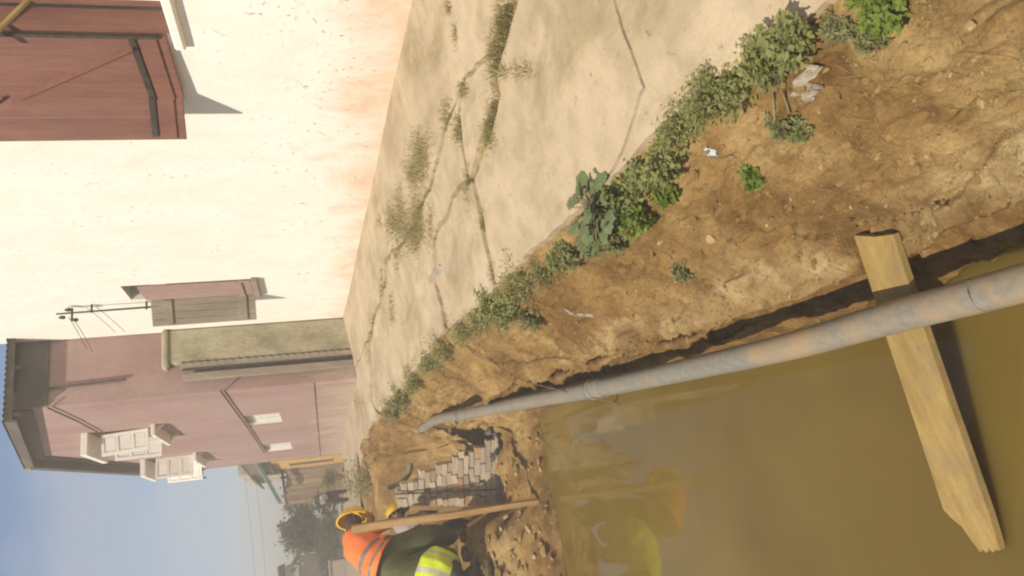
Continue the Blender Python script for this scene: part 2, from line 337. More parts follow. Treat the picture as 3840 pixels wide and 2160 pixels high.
# PVC pipe with dried mud
m, nt, b = newmat('muddy_grey_pvc'); v = _pos(nt); n1 = _noise(nt, 3.2, 7, 0.68, v, 0.6); n2 = _noise(nt, 40, 5, 0.7, v); sep = nt.nodes.new('ShaderNodeSeparateXYZ'); nt.links.new(v, sep.inputs[0])
gy = nt.nodes.new('ShaderNodeMapRange'); gy.inputs['From Min'].default_value = 1.5; gy.inputs['From Max'].default_value = 3.2; gy.inputs['To Min'].default_value = 0.10; gy.inputs['To Max'].default_value = 0.0; nt.links.new(sep.outputs['Y'], gy.inputs['Value'])
ad = nt.nodes.new('ShaderNodeMath'); ad.operation = 'ADD'; nt.links.new(n1.outputs['Fac'], ad.inputs[0]); nt.links.new(gy.outputs['Result'], ad.inputs[1])
mud = _ramp(nt, ad.outputs[0], [(0.52, 0.0), (0.70, 0.72)])
gc = _ramp(nt, n2.outputs['Fac'], [(0.3, (0.165, 0.150, 0.118)), (0.7, (0.255, 0.235, 0.190))])
x = _mix(nt, mud.outputs['Color'], gc.outputs['Color'], (0.36, 0.245, 0.12)); nt.links.new(x.outputs['Color'], b.inputs['Base Color'])
b.inputs['Roughness'].default_value = 0.48; b.inputs['Specular IOR Level'].default_value = 0.4; _bump(nt, b, ad.outputs[0], 0.15, 0.004); M['pvc'] = m
# muddy water
m, nt, b = newmat('muddy_water'); v = _coord(nt); n1 = _noise(nt, 0.9, 4, 0.5, v); n2 = _noise(nt, 5.5, 3, 0.5, _coord(nt, (1, 0.6, 1)))
c = _ramp(nt, n1.outputs['Fac'], [(0.35, (0.152, 0.100, 0.018)), (0.65, (0.192, 0.133, 0.028))]); nt.links.new(c.outputs['Color'], b.inputs['Base Color'])
b.inputs['Roughness'].default_value = 0.045; b.inputs['IOR'].default_value = 1.33; b.inputs['Specular IOR Level'].default_value = 0.5; _bump(nt, b, n2.outputs['Fac'], 0.05, 0.01); b.inputs['Subsurface Weight'].default_value = 1.0; b.inputs['Subsurface Radius'].default_value = (0.16, 0.12, 0.07); b.inputs['Subsurface Scale'].default_value = 3.5; M['water'] = m
def leafmat(name, c1, c2, c3):
    m, nt, b = newmat(name); v = _coord(nt); n = _noise(nt, 14, 4, 0.6, v); r = _ramp(nt, n.outputs['Fac'], [(0.3, c1), (0.52, c2), (0.72, c3)])
    nt.links.new(r.outputs['Color'], b.inputs['Base Color']); b.inputs['Roughness'].default_value = 0.55; b.inputs['Specular IOR Level'].default_value = 0.35
    tr = nt.nodes.new('ShaderNodeBsdfTranslucent'); nt.links.new(r.outputs['Color'], tr.inputs['Color']); ms = nt.nodes.new('ShaderNodeMixShader'); ms.inputs['Fac'].default_value = 0.42
    out = nt.nodes['Material Output']; nt.links.new(b.outputs[0], ms.inputs[1]); nt.links.new(tr.outputs[0], ms.inputs[2]); nt.links.new(ms.outputs[0], out.inputs['Surface'])
    return m
M['leaf'] = leafmat('herb_leaf', (0.21, 0.225, 0.075), (0.31, 0.325, 0.115), (0.41, 0.415, 0.165))
M['leaf_light'] = leafmat('fresh_leaf', (0.15, 0.20, 0.035), (0.23, 0.30, 0.055), (0.31, 0.37, 0.085))
M['leaf_blue'] = leafmat('broad_leaf', (0.15, 0.19, 0.08), (0.215, 0.27, 0.12), (0.28, 0.33, 0.155))
M['leaf_dull'] = leafmat('dusty_leaf', (0.21, 0.21, 0.085), (0.30, 0.295, 0.13), (0.38, 0.36, 0.175))
M['leaf_tree'] = leafmat('tree_leaf', (0.06, 0.062, 0.018), (0.11, 0.11, 0.03), (0.19, 0.175, 0.05))
M['dry'] = leafmat('dry_grass', (0.34, 0.27, 0.11), (0.42, 0.35, 0.165), (0.29, 0.27, 0.10))
M['stem'] = surf('stem', (0.20, 0.16, 0.07), (0.30, 0.24, 0.11), 20, 0.8, 0, 0.01, 60)
M['skin'] = surf('dark_skin', (0.085, 0.045, 0.028), (0.115, 0.065, 0.04), 9, 0.5, 0, 0.01, 50, fine_amt=0.1)
M['vest_orange'] = surf('orange_vest', (0.85, 0.17, 0.035), (0.95, 0.22, 0.05), 9, 0.7, 0.2, 0.006, 60, fine_amt=0.1)
M['vest_yellow'] = surf('yellow_vest', (0.62, 0.74, 0.02), (0.72, 0.84, 0.04), 9, 0.7, 0.2, 0.006, 60, fine_amt=0.1)
M['reflector'] = surf('grey_reflective_band', (0.20, 0.16, 0.11), (0.28, 0.23, 0.17), 20, 0.5, 0, 0.01, 60)
M['reflector_pale'] = surf('pale_reflective_band', (0.52, 0.52, 0.40), (0.62, 0.62, 0.50), 20, 0.45, 0, 0.01, 60)
M['green_cloth'] = surf('dark_green_cloth', (0.085, 0.088, 0.030), (0.125, 0.125, 0.046), 8, 0.9, 0.4, 0.012, 40)
M['lilac_cloth'] = surf('lilac_grey_cloth', (0.30, 0.25, 0.25), (0.40, 0.34, 0.335), 8, 0.9, 0.4, 0.01, 40)
M['dark_cloth'] = surf('dark_cloth', (0.045, 0.035, 0.026), (0.075, 0.06, 0.045), 8, 0.9, 0.4, 0.01, 40)
M['helmet'] = surf('yellow_helmet', (0.68, 0.43, 0.025), (0.76, 0.50, 0.04), 6, 0.4, 0.05, 0.004, 40, fine_amt=0.08)
M['boot'] = surf('muddy_boot', (0.09, 0.065, 0.04), (0.20, 0.14, 0.08), 12, 0.9, 0.4, 0.008, 40)
M['eye'], nt, b = newmat('eye_white'); b.inputs['Base Color'].default_value = (0.6, 0.55, 0.48, 1)

# ------------------------------------------------------------------ the ground: trench, banks and pit as one swept surface
def x_lip(Y): return interp(Y, [-2, 1.5, 2.0, 2.4, 2.75, 3.2, 3.75, 4.7, 5.4, 6.2, 7.5], [.60, .635, .63, .635, .67, .675, .735, .815, .905, .94, 1.02])
def z_lip(Y): return interp(Y, [-2, 1, 2, 3, 4.4, 7, 9], [-1.6, -1.90, -1.86, -1.70, -1.50, -1.25, -1.1])
WATER = -2.15
def pit(x, Y):
    xe = float(x_edge(Y)); zs = float(z_pave(max(x, xe), Y)) - 0.03 if x > xe else float(z_edge(Y)) - 0.03 - 0.06*float(sstep(9.5, 8.5, Y))
    if x < -0.9: zs = zs + (-1.0-zs)*float(sstep(-0.9, -2.6, x))
    m = float(sstep(xe+0.02, 0.86, x)*sstep(-2.3, -1.8, x)*sstep(11.0, 10.2, Y))
    fl = float(interp(Y, [6.0, 7.0, 7.45, 8.2, 9.0, 10.5], [-2.6, -2.42, -2.16, -1.93, -1.86, -1.80]))
    led = float(interp(Y, [7.30, 7.6, 8.3, 8.9, 9.6], [-2.24, -2.0, -1.53, -1.47, -1.5]))
    fl = fl + (max(led, fl)-fl)*float(sstep(0.10, -0.08, x))
    return zs*(1-m) + fl*m
rows_y = np.concatenate([np.linspace(-2.0, 0.95, 40), np.arange(1.0, 3.4, 0.013), np.arange(3.4, 7.0, 0.026), np.arange(7.0, 9.2, 0.024), np.arange(9.2, 14.4, 0.05)])
seg_n = [10, 6, 4, 34, 34, 24, 5, 10, 7, 9, 10, 8, 18, 8, 8, 8, 6]
V = []
for Y in rows_y:
    xe, ze, xl, zl = float(x_edge(Y)), float(z_edge(Y)), float(x_lip(Y)), float(z_lip(Y))
    xl += 0.030*float(fbm(Y, 0.3, 2.3, 4, 5)); zl += 0.03*float(fbm(Y, 7.3, 1.9, 3, 9))
    u = max(0.02, 0.105 + 0.10*float(fbm(Y, 2.2, 1.6, 4, 31))) * float(sstep(6.4, 5.0, Y))
    top = float(interp(Y, [0, 1.6, 5, 8], [-1.60, -1.62, -1.62, -1.30]))
    nx = min(0.42+0.02*Y, xl-.10)
    C = [(3.40, float(z_pave(3.40, Y))-.03), (xe+.16, float(z_pave(xe+.16, Y))-.03), (xe-.015, ze-.035), (xe-.06, ze-.075),
         (xe-.45*(xe-xl), ze-.52*(ze-zl)), (xl+.15, zl+.085), (xl, zl), (xl+.012, zl-.022), (xl+u, zl-.07), (xl+u*.75, zl-.125),
         (xl-.035, zl-.21), (xl-.05, -2.22), (xl-.22, -2.55), (-1.75, -2.55), (-1.9, -2.1), (-2.05, top), (-3.4, top+.05), (-7, -0.78)]
    if zl-.21 < -2.12: C[10] = (xl-.035, -2.12)
    P = []
    for k in range(len(C)-1):
        for i in range(seg_n[k]):
            t = i/seg_n[k]; P.append((C[k][0]*(1-t)+C[k+1][0]*t, C[k][1]*(1-t)+C[k+1][1]*t))
    P.append(C[-1])
    w = float(sstep(6.2, 7.5, Y)); we = float(sstep(0.90, 0.70, Y))
    for k, (x, z) in enumerate(P):
        if w > 0: z = z*(1-w) + pit(x, Y)*w
        if we > 0 and x < 0.75: z = max(z, z*(1-we) + (-1.56)*we)
        V.append((x, Y, z))
V = np.array(V); nc = len(P); nr = len(rows_y)
G = V.reshape(nr, nc, 3).copy()
for _ in range(2):                      # soften the construction kinks a little along the bank
    G[1:-1] = G[1:-1]*0.5 + (G[2:]+G[:-2])*0.25
X, Y, Z = G[..., 0], G[..., 1], G[..., 2]
bare = sstep(-0.02, -0.10, X - x_edge(Y))
du = np.gradient(G, axis=1); dv = np.gradient(G, axis=0); N = np.cross(du, dv); N /= (np.linalg.norm(N, axis=2, keepdims=True)+1e-9)
N[N[..., 2] < 0] *= -1
s = X + Z*0.8
lump = 0.075*fbm(s, Y, 2.2, 3, 40) + 0.045*fbm(s, Y, 7, 4, 50, 0.55) + 0.016*np.abs(fbm(s, Y, 24, 3, 60)) + 0.005*fbm(s, Y, 70, 2, 70)
far = sstep(7.0, 7.6, Y)*sstep(10.5, 9.5, Y)
lump = lump*(1+0.5*far) + far*(0.07*np.maximum(0, fbm(X, Y, 5, 3, 140)) + 0.05*np.abs(fbm(X, Y, 14, 3, 150)))
ridge = 1-np.abs(fbm(s+0.3*fbm(s, Y, 3, 2, 3), Y, 3.0, 3, 81))*2
crk = sstep(0.955, 0.995, ridge)*0.030
from mathutils.bvhtree import BVHTree
_gi = np.arange(nr*nc).reshape(nr, nc); _bv0 = BVHTree.FromPolygons(G.reshape(-1, 3).tolist(), np.stack([_gi[:-1, :-1], _gi[:-1, 1:], _gi[1:, 1:], _gi[1:, :-1]], -1).reshape(-1, 4).tolist())
def seg_dist(p, q):
    ab = q-p; t = np.clip(((G-p)@ab)/(ab@ab), 0, 1); return np.linalg.norm(G-p-t[..., None]*ab, axis=2)
wob = fbm(s, Y, 16, 3, 300)*0.018
for line, wd, dp in (([(2440, 440), (2405, 487), (2370, 505), (2345, 512), (2310, 535), (2270, 552), (2225, 556)], 4.5, .035), ([(2040, 592), (2085, 582), (2140, 574), (2200, 568)], 3.5, .022), ([(1995, 640), (2020, 610), (2060, 615), (2110, 600)], 3, .016),
    ([(1690, 632), (1735, 640), (1790, 632), (1830, 655), (1850, 690)], 4, .026), ([(1620, 600), (1680, 605), (1720, 618)], 3, .018), ([(1975, 240), (1985, 300), (2010, 340)], 7, .05), ([(1965, 180), (2010, 195), (2060, 188), (2090, 170)], 7, .05), ([(1830, 470), (1838, 430), (1850, 412)], 6, .045), ([(2060, 240), (2120, 250), (2180, 275)], 5, .03),
    ([(1700, 560), (1770, 545), (1850, 530)], 6, .035), ([(1880, 600), (1960, 575), (2010, 560)], 5, .03), ([(1480, 700), (1530, 715), (1600, 720)], 5, .03), ([(1530, 830), (1580, 845), (1640, 850)], 6, .03), ([(1400, 770), (1440, 800), (1450, 830)], 6, .035), ([(1250, 850), (1330, 860), (1400, 850)], 4, .03), ([(1780, 700), (1850, 690), (1930, 650)], 4, .025), ([(2330, 330), (2420, 300), (2500, 250)], 6, .03), ([(2200, 430), (2260, 400), (2330, 395)], 5, .03)):
    wp = [np.array(_bv0.ray_cast(Vector((0, 0, 0)), pv(*a).normalized())[0]) for a in line]; wd *= .0032
    dd = np.minimum.reduce([seg_dist(wp[i], wp[i+1]) for i in range(len(wp)-1)])+wob
    crk = np.maximum(crk, dp*1.3*sstep(wd*1.3, wd*.3, dd))
hollow = -0.05*np.maximum(0, fbm(s, Y, 5.5, 3, 310)-0.16) - 0.03*np.maximum(0, fbm(s, Y, 15, 3, 320)-0.18)
smooth_shelf = np.exp(-((X-x_lip(Y)-0.07)/0.10)**2)*sstep(3.4, 2.6, Y)
amp = bare*(1-0.75*smooth_shelf)
G += N*(((lump+hollow*1.6)*amp - crk*bare*(0.6+0.4*smooth_shelf))[..., None])
_bA, _bB = np.array((.713, 1.98, -1.853)), np.array((-.32, 2.23, -2.115)); _bt = ((G[..., :2]-_bA[:2])@(_bB-_bA)[:2])/((_bB-_bA)[:2]@(_bB-_bA)[:2])
_bs = np.abs((G[..., 0]-_bA[0])*(_bB-_bA)[1]-(G[..., 1]-_bA[1])*(_bB-_bA)[0])/np.linalg.norm((_bB-_bA)[:2]); _bz = _bA[2]+_bt*(_bB-_bA)[2]-.034
_bw = sstep(.21, .15, _bs)*sstep(-.10, -.055, _bt)*(_bt < .6); G[..., 2] = np.where(G[..., 2] > _bz, G[..., 2]*(1-_bw)+_bz*_bw, G[..., 2])
fine_lip = 0.012*fbm(s, Y, 45, 2, 90)*bare; G[..., 2] += fine_lip
idx = np.arange(nr*nc).reshape(nr, nc)
F = np.stack([idx[:-1, :-1], idx[:-1, 1:], idx[1:, 1:], idx[1:, :-1]], -1).reshape(-1, 4)
edge_n = fbm(s, Y, 3.0, 4, 200)*0.16 + fbm(s, Y, 18, 2, 210)*0.05
dry_a = np.exp(-((X-x_lip(Y)-0.07+edge_n*0.6)/0.085)**2)*sstep(-0.06, 0.0, Z-z_lip(Y))*sstep(4.8, 3.4, Y)*bare
dry_a = np.maximum(dry_a, sstep(0.0, 0.06, X-x_edge(Y)))
damp_a = np.maximum.reduce([sstep(0.04, -0.08, Z-z_lip(Y)+edge_n*0.3)*sstep(0.25, 0.1, X-x_lip(Y))*sstep(7.2, 6.8, Y), sstep(0.20, 0.02, Z-WATER+edge_n*0.5)*sstep(6.8, 7.2, Y), sstep(0.02, 0.42, fbm(s, Y, 1.7, 4, 230))*bare*0.8])
ground = mobj('trench_ground', G.reshape(-1, 3), F[:, ::-1].tolist(), M['soil'], smooth=True); tag(ground, kind='structure')
for an, av in (('dry', dry_a), ('damp', damp_a)):
    at_ = ground.data.attributes.new(an, 'FLOAT', 'POINT'); at_.data.foreach_set('value', np.clip(av, 0, 1).reshape(-1).astype(np.float32))
GV = G.reshape(-1, 3)
BV = BVHTree.FromPolygons([tuple(p) for p in GV], F[:, ::-1].tolist())
def hit(r):                              # where a line of sight meets the built ground
    h = BV.ray_cast(Vector((0, 0, 0)), r.normalized()); return h[0] if h[0] is not None else on_pave(r)
def drop(x, y, z0=1.0):
    h = BV.ray_cast(Vector((x, y, z0)), Vector((0, 0, -1))); return h[0].z if h[0] is not None else -0.6
# wide land around it
B = MB()
B.add([(-400, 14.2, -.70), (400, 14.2, -.50), (400, 40, -.50), (-400, 40, -.60), (400, 700, -.6), (-400, 700, -.6)], [(0, 1, 2, 3), (3, 2, 4, 5)])
B.add([(-400, -60, -.8), (-6.9, -60, -.8), (-6.9, 14.2, -.80), (-400, 14.2, -.70)], [(0, 1, 2, 3)])
B.add([(-6.9, -60, -1.62), (3.3, -60, -1.3), (3.3, -1.9, -1.10), (-6.9, -1.9, -1.62)], [(0, 1, 2, 3)])
B.add([(3.35, -60, -1.0), (400, -60, -.9), (400, 14.2, -.60), (3.35, 14.2, -.55)], [(0, 1, 2, 3)])
land = B.build('street', M['street']); tag(land, kind='structure')
# trench water
def gridsheet(name, x0, x1, y0, y1, nx, ny, zf, mat, parent=None, smooth=True):
    xs = np.linspace(x0, x1, nx); ys = np.linspace(y0, y1, ny); XX, YY = np.meshgrid(xs, ys)
    ZZ = np.vectorize(zf)(XX, YY); v = np.stack([XX, YY, ZZ], -1).reshape(-1, 3); i = np.arange(nx*ny).reshape(ny, nx)
    f = np.stack([i[:-1, :-1], i[:-1, 1:], i[1:, 1:], i[1:, :-1]], -1).reshape(-1, 4).tolist()
    return mobj(name, v, f, mat, parent, smooth)
water = MB().box((-2.2, 0.6, WATER-1.2), (1.15, 7.75, WATER)).build('trench_water', M['water']); tag(water, kind='structure')
# loose crumbs of soil lying on the banks
def ico_template(sub=1):
    bm = bmesh.new(); bmesh.ops.create_icosphere(bm, subdivisions=sub, radius=1.0)
    v = np.array([tuple(x.co) for x in bm.verts]); f = np.array([[q.index for q in p.verts] for p in bm.faces]); bm.free(); return v, f
IV, IF = ico_template(1)
vv, ff, n = [], [], 0
for i in range(3600):
    y = 1.2 + 9.5*RNG.random()**1.7; x = RNG.uniform(float(x_lip(y))-0.02, float(x_edge(y))-0.05) if RNG.random() < 0.8 or y < 7.3 else RNG.uniform(-1.0, 0.9)
    z = drop(x, y)
    if z < WATER: continue
    r = 0.0025 + 0.010*RNG.random()**5
    if i % 60 == 0: r *= 2.0
    q = IV*(1+0.28*RNG.standard_normal((len(IV), 1)))*np.array([r*RNG.uniform(.7, 1.8), r*RNG.uniform(.7, 1.8), r*.65]) + np.array([x, y, z+r*.05])
    vv.append(q); ff.append(IF+n); n += len(q)
for i in range(300):
    x = RNG.uniform(-.75, .75); y = RNG.uniform(7.42, 8.5); z = drop(x, y)
    if z < WATER-.02: continue
    r = 0.008 + 0.035*RNG.random()**3
    q = IV*(1+0.30*RNG.standard_normal((len(IV), 1)))*np.array([r*RNG.uniform(.8, 2.0), r*RNG.uniform(.8, 2.0), r*.6]) + np.array([x, y, z-r*.2])
    vv.append(q); ff.append(IF+n); n += len(q)
crumbs = mobj('soil_crumbs', np.concatenate(vv), np.concatenate(ff).tolist(), M['clod']); tag(crumbs, 'loose brown soil crumbs scattered over the trench banks', 'soil', kind='stuff')

# ------------------------------------------------------------------ the broken concrete pavement, slab by slab
def jag(poly, seed):
    out = []
    for i, p in enumerate(poly):
        q = poly[(i+1) % len(poly)]; L = math.hypot(q[0]-p[0], q[1]-p[1]); n = max(1, min(60, int(L/0.035)))
        dx, dy = (q[0]-p[0])/max(L, 1e-6), (q[1]-p[1])/max(L, 1e-6)
        for k in range(n):
            t = k/n; x = p[0]+(q[0]-p[0])*t; y = p[1]+(q[1]-p[1])*t
            out.append((x+0.05*float(fbm(x, y, 3.1, 4, seed)), y+0.05*float(fbm(x, y, 3.1, 4, seed+7))))
    return out
def shrink(poly, d):
    A = sum(poly[i][0]*poly[(i+1) % len(poly)][1]-poly[(i+1) % len(poly)][0]*poly[i][1] for i in range(len(poly)))
    sg = 1 if A > 0 else -1; out = []
    for i, p in enumerate(poly):
        a, c = poly[i-1], poly[(i+1) % len(poly)]
        n1 = Vector((-(p[1]-a[1]), p[0]-a[0])); n2 = Vector((-(c[1]-p[1]), c[0]-p[0]))
        n = (n1.normalized() if n1.length else n1) + (n2.normalized() if n2.length else n2)
        n = n.normalized()*sg if n.length > 1e-6 else n
        out.append((p[0]+n.x*d, p[1]+n.y*d))
    return out
def pts(*a):
    o = []
    for px, py in a:
        q = on_pave(pv(px, py)); o.append((q.x, q.y))
    return o
pavement = empty('pavement', (2.1, 4, float(z_pave(2.1, 4)))); tag(pavement, kind='structure')
inner = pts((1274, 7), (1234, 130), (1164, 213), (1110, 330), (1080, 480), (1010, 610), (967, 650), (964, 713), (944, 780), (926, 857))
wall_line = [(3.12, 11.0), (3.12, 8), (3.12, 5), (3.12, 3.4), (3.12, -2)]
S = {
 1: inner + [(2.35, 11.0)] + wall_line + [(2.25, -2), (2.28, 1.2)],
 2: pts((1242, 135), (1168, 217), (1155, 283), (1166, 377), (1177, 447), (1216, 318), (1240, 240), (1230, 210)),
 3: pts((1158, 225), (1150, 290), (1160, 380), (1172, 450), (1134, 482), (1117, 550), (1084, 605), (1091, 712), (1107, 765), (1119, 832), (1080, 890), (1010, 968), (955, 1040), (936, 1010), (932, 860), (950, 782), (970, 714), (974, 655), (1018, 612), (1086, 480), (1116, 332)),
 4: pts((1300, 0), (1262, 140), (1250, 195), (1262, 250), (1240, 330), (1192, 450), (1212, 537), (1249, 716), (1300, 672), (1360, 618), (1420, 562), (1508, 484), (1587, 363), (1626, 230), (1580, 97), (1549, 0)) + [(1.62, 0.8), (1.60, -2), (2.18, -2), (2.2, 1.2)],
 5: pts((1183, 455), (1139, 492), (1123, 556), (1093, 612), (1100, 710), (1116, 763), (1128, 826), (1190, 782), (1242, 722), (1204, 540)),
 6: pts((1550, 0), (1581, 97), (1627, 230), (1588, 365), (1512, 480), (1580, 420), (1660, 338), (1800, 198), (1900, 150), (1960, 120), (2060, 36)) + [(1.08, 0.6), (1.02, -2), (1.58, -2), (1.60, 0.8)],
}
def slab(poly, k):
    p = shrink(jag(poly, 100), 0.005)
    bm = bmesh.new(); vs = [bm.verts.new((x, y, 0)) for x, y in p]
    f = bm.faces.new(vs)
    if f.normal.z < 0 or f.calc_area() == 0: pass
    bm.normal_update()
    if f.normal.z < 0: f.normal_flip()
    bmesh.ops.triangulate(bm, faces=[f])
    for it in range(4):
        es = [e for e in bm.edges if e.calc_length() > 0.45 and not e.is_boundary]
        if not es: break
        bmesh.ops.subdivide_edges(bm, edges=es, cuts=1); bmesh.ops.triangulate(bm, faces=bm.faces[:])
    lift = RNG.uniform(-0.002, 0.002)
    for v in bm.verts: v.co.z = float(z_pave(v.co.x, v.co.y)) + lift + 0.012*float(fbm(v.co.x, v.co.y, 1.3, 3, 11))
    be = [e for e in bm.edges if e.is_boundary]
    r = bmesh.ops.extrude_edge_only(bm, edges=be); ev = [g for g in r['geom'] if isinstance(g, bmesh.types.BMVert)]
    for v in ev: v.co.z -= 0.055; v.co.x += 0.01*random.uniform(-1, 1); v.co.y += 0.01*random.uniform(-1, 1)
    bmesh.ops.recalc_face_normals(bm, faces=bm.faces[:])
    me = bpy.data.meshes.new('slab'); base = wloc(pavement)
    for v in bm.verts: v.co -= base
    up = sum(1 if q.normal.z > 0.2 else (-1 if q.normal.z < -0.2 else 0) for q in bm.faces)
    if up < 0:
        for q in bm.faces: q.normal_flip()
    bm.to_mesh(me); bm.free(); me.materials.append(M['concrete'])
    o = link(bpy.data.objects.new('slab', me), pavement); return o
for k, p in S.items(): slab(p, k)
# far strip of pavement in front of the pink house
fp = [(2.24, 14.1), (2.24, 11.0), (2.34, 10.99)] + pts((929, 860), (934, 1005), (953, 1044)) + [(1.46, 11.2), (1.2, 14.1)]
slab(fp, 9)
fp2 = [(2.23, 14.12), (1.15, 14.12), (0.9, 21), (2.23, 21)]
slab(fp2, 10)

# ------------------------------------------------------------------ the limewashed house on the right
def wall_open(name, origin, du, dv, nrm, W, H, ops, thick, mat, parent, rev=None):
    origin, du, dv, nrm = Vector(origin), Vector(du), Vector(dv), Vector(nrm)
    us = sorted({0, W, *[a for o in ops for a in (o[0], o[1])]}); vs = sorted({0, H, *[a for o in ops for a in (o[2], o[3])]})
    inside = lambda u, v: any(o[0] < u < o[1] and o[2] < v < o[3] for o in ops)
    B = MB(); P = lambda u, v, d: origin + du*u + dv*v - nrm*d
    for i in range(len(us)-1):
        for j in range(len(vs)-1):
            if inside((us[i]+us[i+1])/2, (vs[j]+vs[j+1])/2): continue
            for d in (0, thick):
                B.add([P(us[i], vs[j], d), P(us[i+1], vs[j], d), P(us[i+1], vs[j+1], d), P(us[i], vs[j+1], d)], [(0, 1, 2, 3)] if d == 0 else [(3, 2, 1, 0)])
    for a, b_, c, d_ in list(ops) + [(0, W, 0, H)]:
        for (u0, v0), (u1, v1) in (((a, c), (b_, c)), ((b_, c), (b_, d_)), ((b_, d_), (a, d_)), ((a, d_), (a, c))):
            B.add([P(u0, v0, 0), P(u1, v1, 0), P(u1, v1, thick), P(u0, v0, thick)], [(0, 1, 2, 3)])
    o = mobj(name, B.v, B.f, mat, parent); bm = bmesh.new(); bm.from_mesh(o.data); bmesh.ops.remove_doubles(bm, verts=bm.verts[:], dist=1e-4); bmesh.ops.recalc_face_normals(bm, faces=bm.faces[:]); bm.to_mesh(o.data); bm.free(); return o
white = empty('limewashed_house', (XW, 4.5, -0.8)); tag(white, 'cream limewashed house with red brown shutters along the pavement', 'house')
ZB = -1.35
wall_open('wall', (XW, -2, ZB), (0, 1, 0), (0, 0, 1), (-1, 0, 0), 13.06, 6.6, [(4.95, 6.274, 0.732-ZB, 2.45-ZB), (10.985, 11.505, 0.69-ZB, 2.10-ZB)], 0.26, M['limewash'], white)
MB().box((XW+.262, -2, ZB), (XW+6, -1.75, 5.25)).build('end_wall', M['limewash'], white)
MB().box((XW+.262, 10.80, ZB), (XW+6, 11.055, 5.25)).build('end_wall', M['limewash'], white)
MB().box((XW+5.76, -1.748, ZB), (XW+6, 10.798, 5.25)).build('rear_wall', M['limewash'], white)
B = MB()
for sx in (-1, 1):
    e = (XW+3+sx*3.35, 5.05); rg = (XW+3, 6.3)
    B.add([(e[0], -2.3, e[1]), (rg[0], -2.3, rg[1]), (rg[0], 11.3, rg[1]), (e[0], 11.3, e[1])], [(0, 1, 2, 3)])
    B.add([(e[0], -2.3, e[1]-.05), (rg[0], -2.3, rg[1]-.05), (rg[0], 11.3, rg[1]-.05), (e[0], 11.3, e[1]-.05)], [(3, 2, 1, 0)])
    B.add([(e[0], -2.3, e[1]), (e[0], 11.3, e[1]), (e[0], 11.3, e[1]-.05), (e[0], -2.3, e[1]-.05)], [(0, 1, 2, 3)])
B.build('roof', M['roof_sheet'], white)
# large window: frame, jamb, glass, louvre slats
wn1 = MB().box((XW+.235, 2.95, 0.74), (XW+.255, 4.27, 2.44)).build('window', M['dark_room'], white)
MB().box((XW+.13, 4.135, 0.745), (XW+.17, 4.21, 2.44)).build('jamb', M['red_wood'], wn1)
f1 = MB(); f1.box((XW+.115, 4.035, 0.76), (XW+.175, 4.133, 2.43)); f1.box((XW+.116, 2.96, 0.76), (XW+.176, 4.033, 0.835)); f1.box((XW+.116, 2.96, 1.62), (XW+.174, 4.033, 1.69))
f1.build('frame', M['white_paint'], wn1)
for i in range(9):
    MB().obox((XW+.15, 3.50, 0.875+i*0.075), (0.022, 0, -0.020), (0, 0.53, 0), (0.004, 0, 0.0045)).build('slat', M['white_paint'], wn1)
MB().box((XW-.05, 2.9, 0.665), (XW+.12, 4.40, 0.729)).build('sill', M['limewash'], white, bevel=0.012)
# its outer lining and the open shutter
MB().box((XW-.012, 4.215, 0.735), (XW+.11, 4.272, 2.45)).build('lining', M['red_wood'], white)
sh = empty('shutter', (XW, 4.274, 0.735)); sh.parent = white; sh.location = Vector((XW, 4.274, 0.735)) - white.location
hd = Vector((XW-.013, 4.274, 0)); fold = Vector((XW-.045, 4.925, 0)); tipd = Vector((2.80, 5.075, 0))
W1 = (fold-hd).length; W2 = (tipd-fold).length; SWd = W1+W2
def leafpos(u):
    a_, b2, u0 = (hd, fold, 0) if u <= W1-.02 else (fold, tipd, W1)
    ax = (b2-a_).normalized(); nn = Vector((-ax.y, ax.x, 0)); return a_+ax*(u-u0), ax, nn
def sbox(u0, u1, z0, z1, d0, d1, name, mat, bevel=0.003):
    p, ax, nn = leafpos((u0+u1)/2); c = p + nn*((d0+d1)/2) + Vector((0, 0, (z0+z1)/2))
    B = MB(); B.obox(c, ax*((u1-u0)/2), nn*((d1-d0)/2), Vector((0, 0, (z1-z0)/2))); return B.build(name, mat, sh, bevel=bevel)
for (ua, ub, nb, zs_) in ((0, W1, 4, .762), (W1-.012, SWd, 2, .772)):
    for i in range(nb): sbox(ua+(ub-ua)*i/nb+.0005, ua+(ub-ua)*(i+1)/nb-.0005, zs_, 2.55, 0, 0.024, 'board', M['red_wood'], 0.003)
    sbox(ua+.012, ub-.008, zs_+.055, zs_+.165, 0.0245, 0.036, 'batten', M['red_wood']); sbox(ua+.012, ub-.008, 2.18, 2.30, 0.0245, 0.036, 'batten', M['red_wood'])
    sbox(ua+.004, ub-.02, zs_+.172, zs_+.212, 0.037, 0.046, 'strap_hinge', M['dark_iron'], 0.002)
zb = lambda u: 0.96+(2.14-.96)*(u-.07)/(SWd-.15)
for ua, ub in ((.07, W1-.022), (W1+.012, SWd-.06)):
    p, ax, nn = leafpos(ua); q, _, _ = leafpos(ub); MB().bar(p+nn*.030+Vector((0, 0, zb(ua))), q+nn*.030+Vector((0, 0, zb(ub))), 0.011, 0.09, up=ax.cross(Vector((0, 0, 1)))).build('brace', M['red_wood'], sh)
MB().tube([hd+Vector((-.03, 0, 0.80)), hd+Vector((-.03, 0, 2.3))], 0.012).build('hinge_pin', M['dark_iron'], sh)
# stick that props the shutter
r1 = on_x(pv(-6, 78), XW-.06); r2 = on_x(pv(66, 6), XW+.12)
stick = MB().tube([r1+(r1-r2)*0.9, r1, r2, r2+(r2-r1)*0.4], 0.017, 8).build('prop_stick', M['timber']); tag(stick, 'pale round stick wedged across the corner of the shuttered window', 'stick')
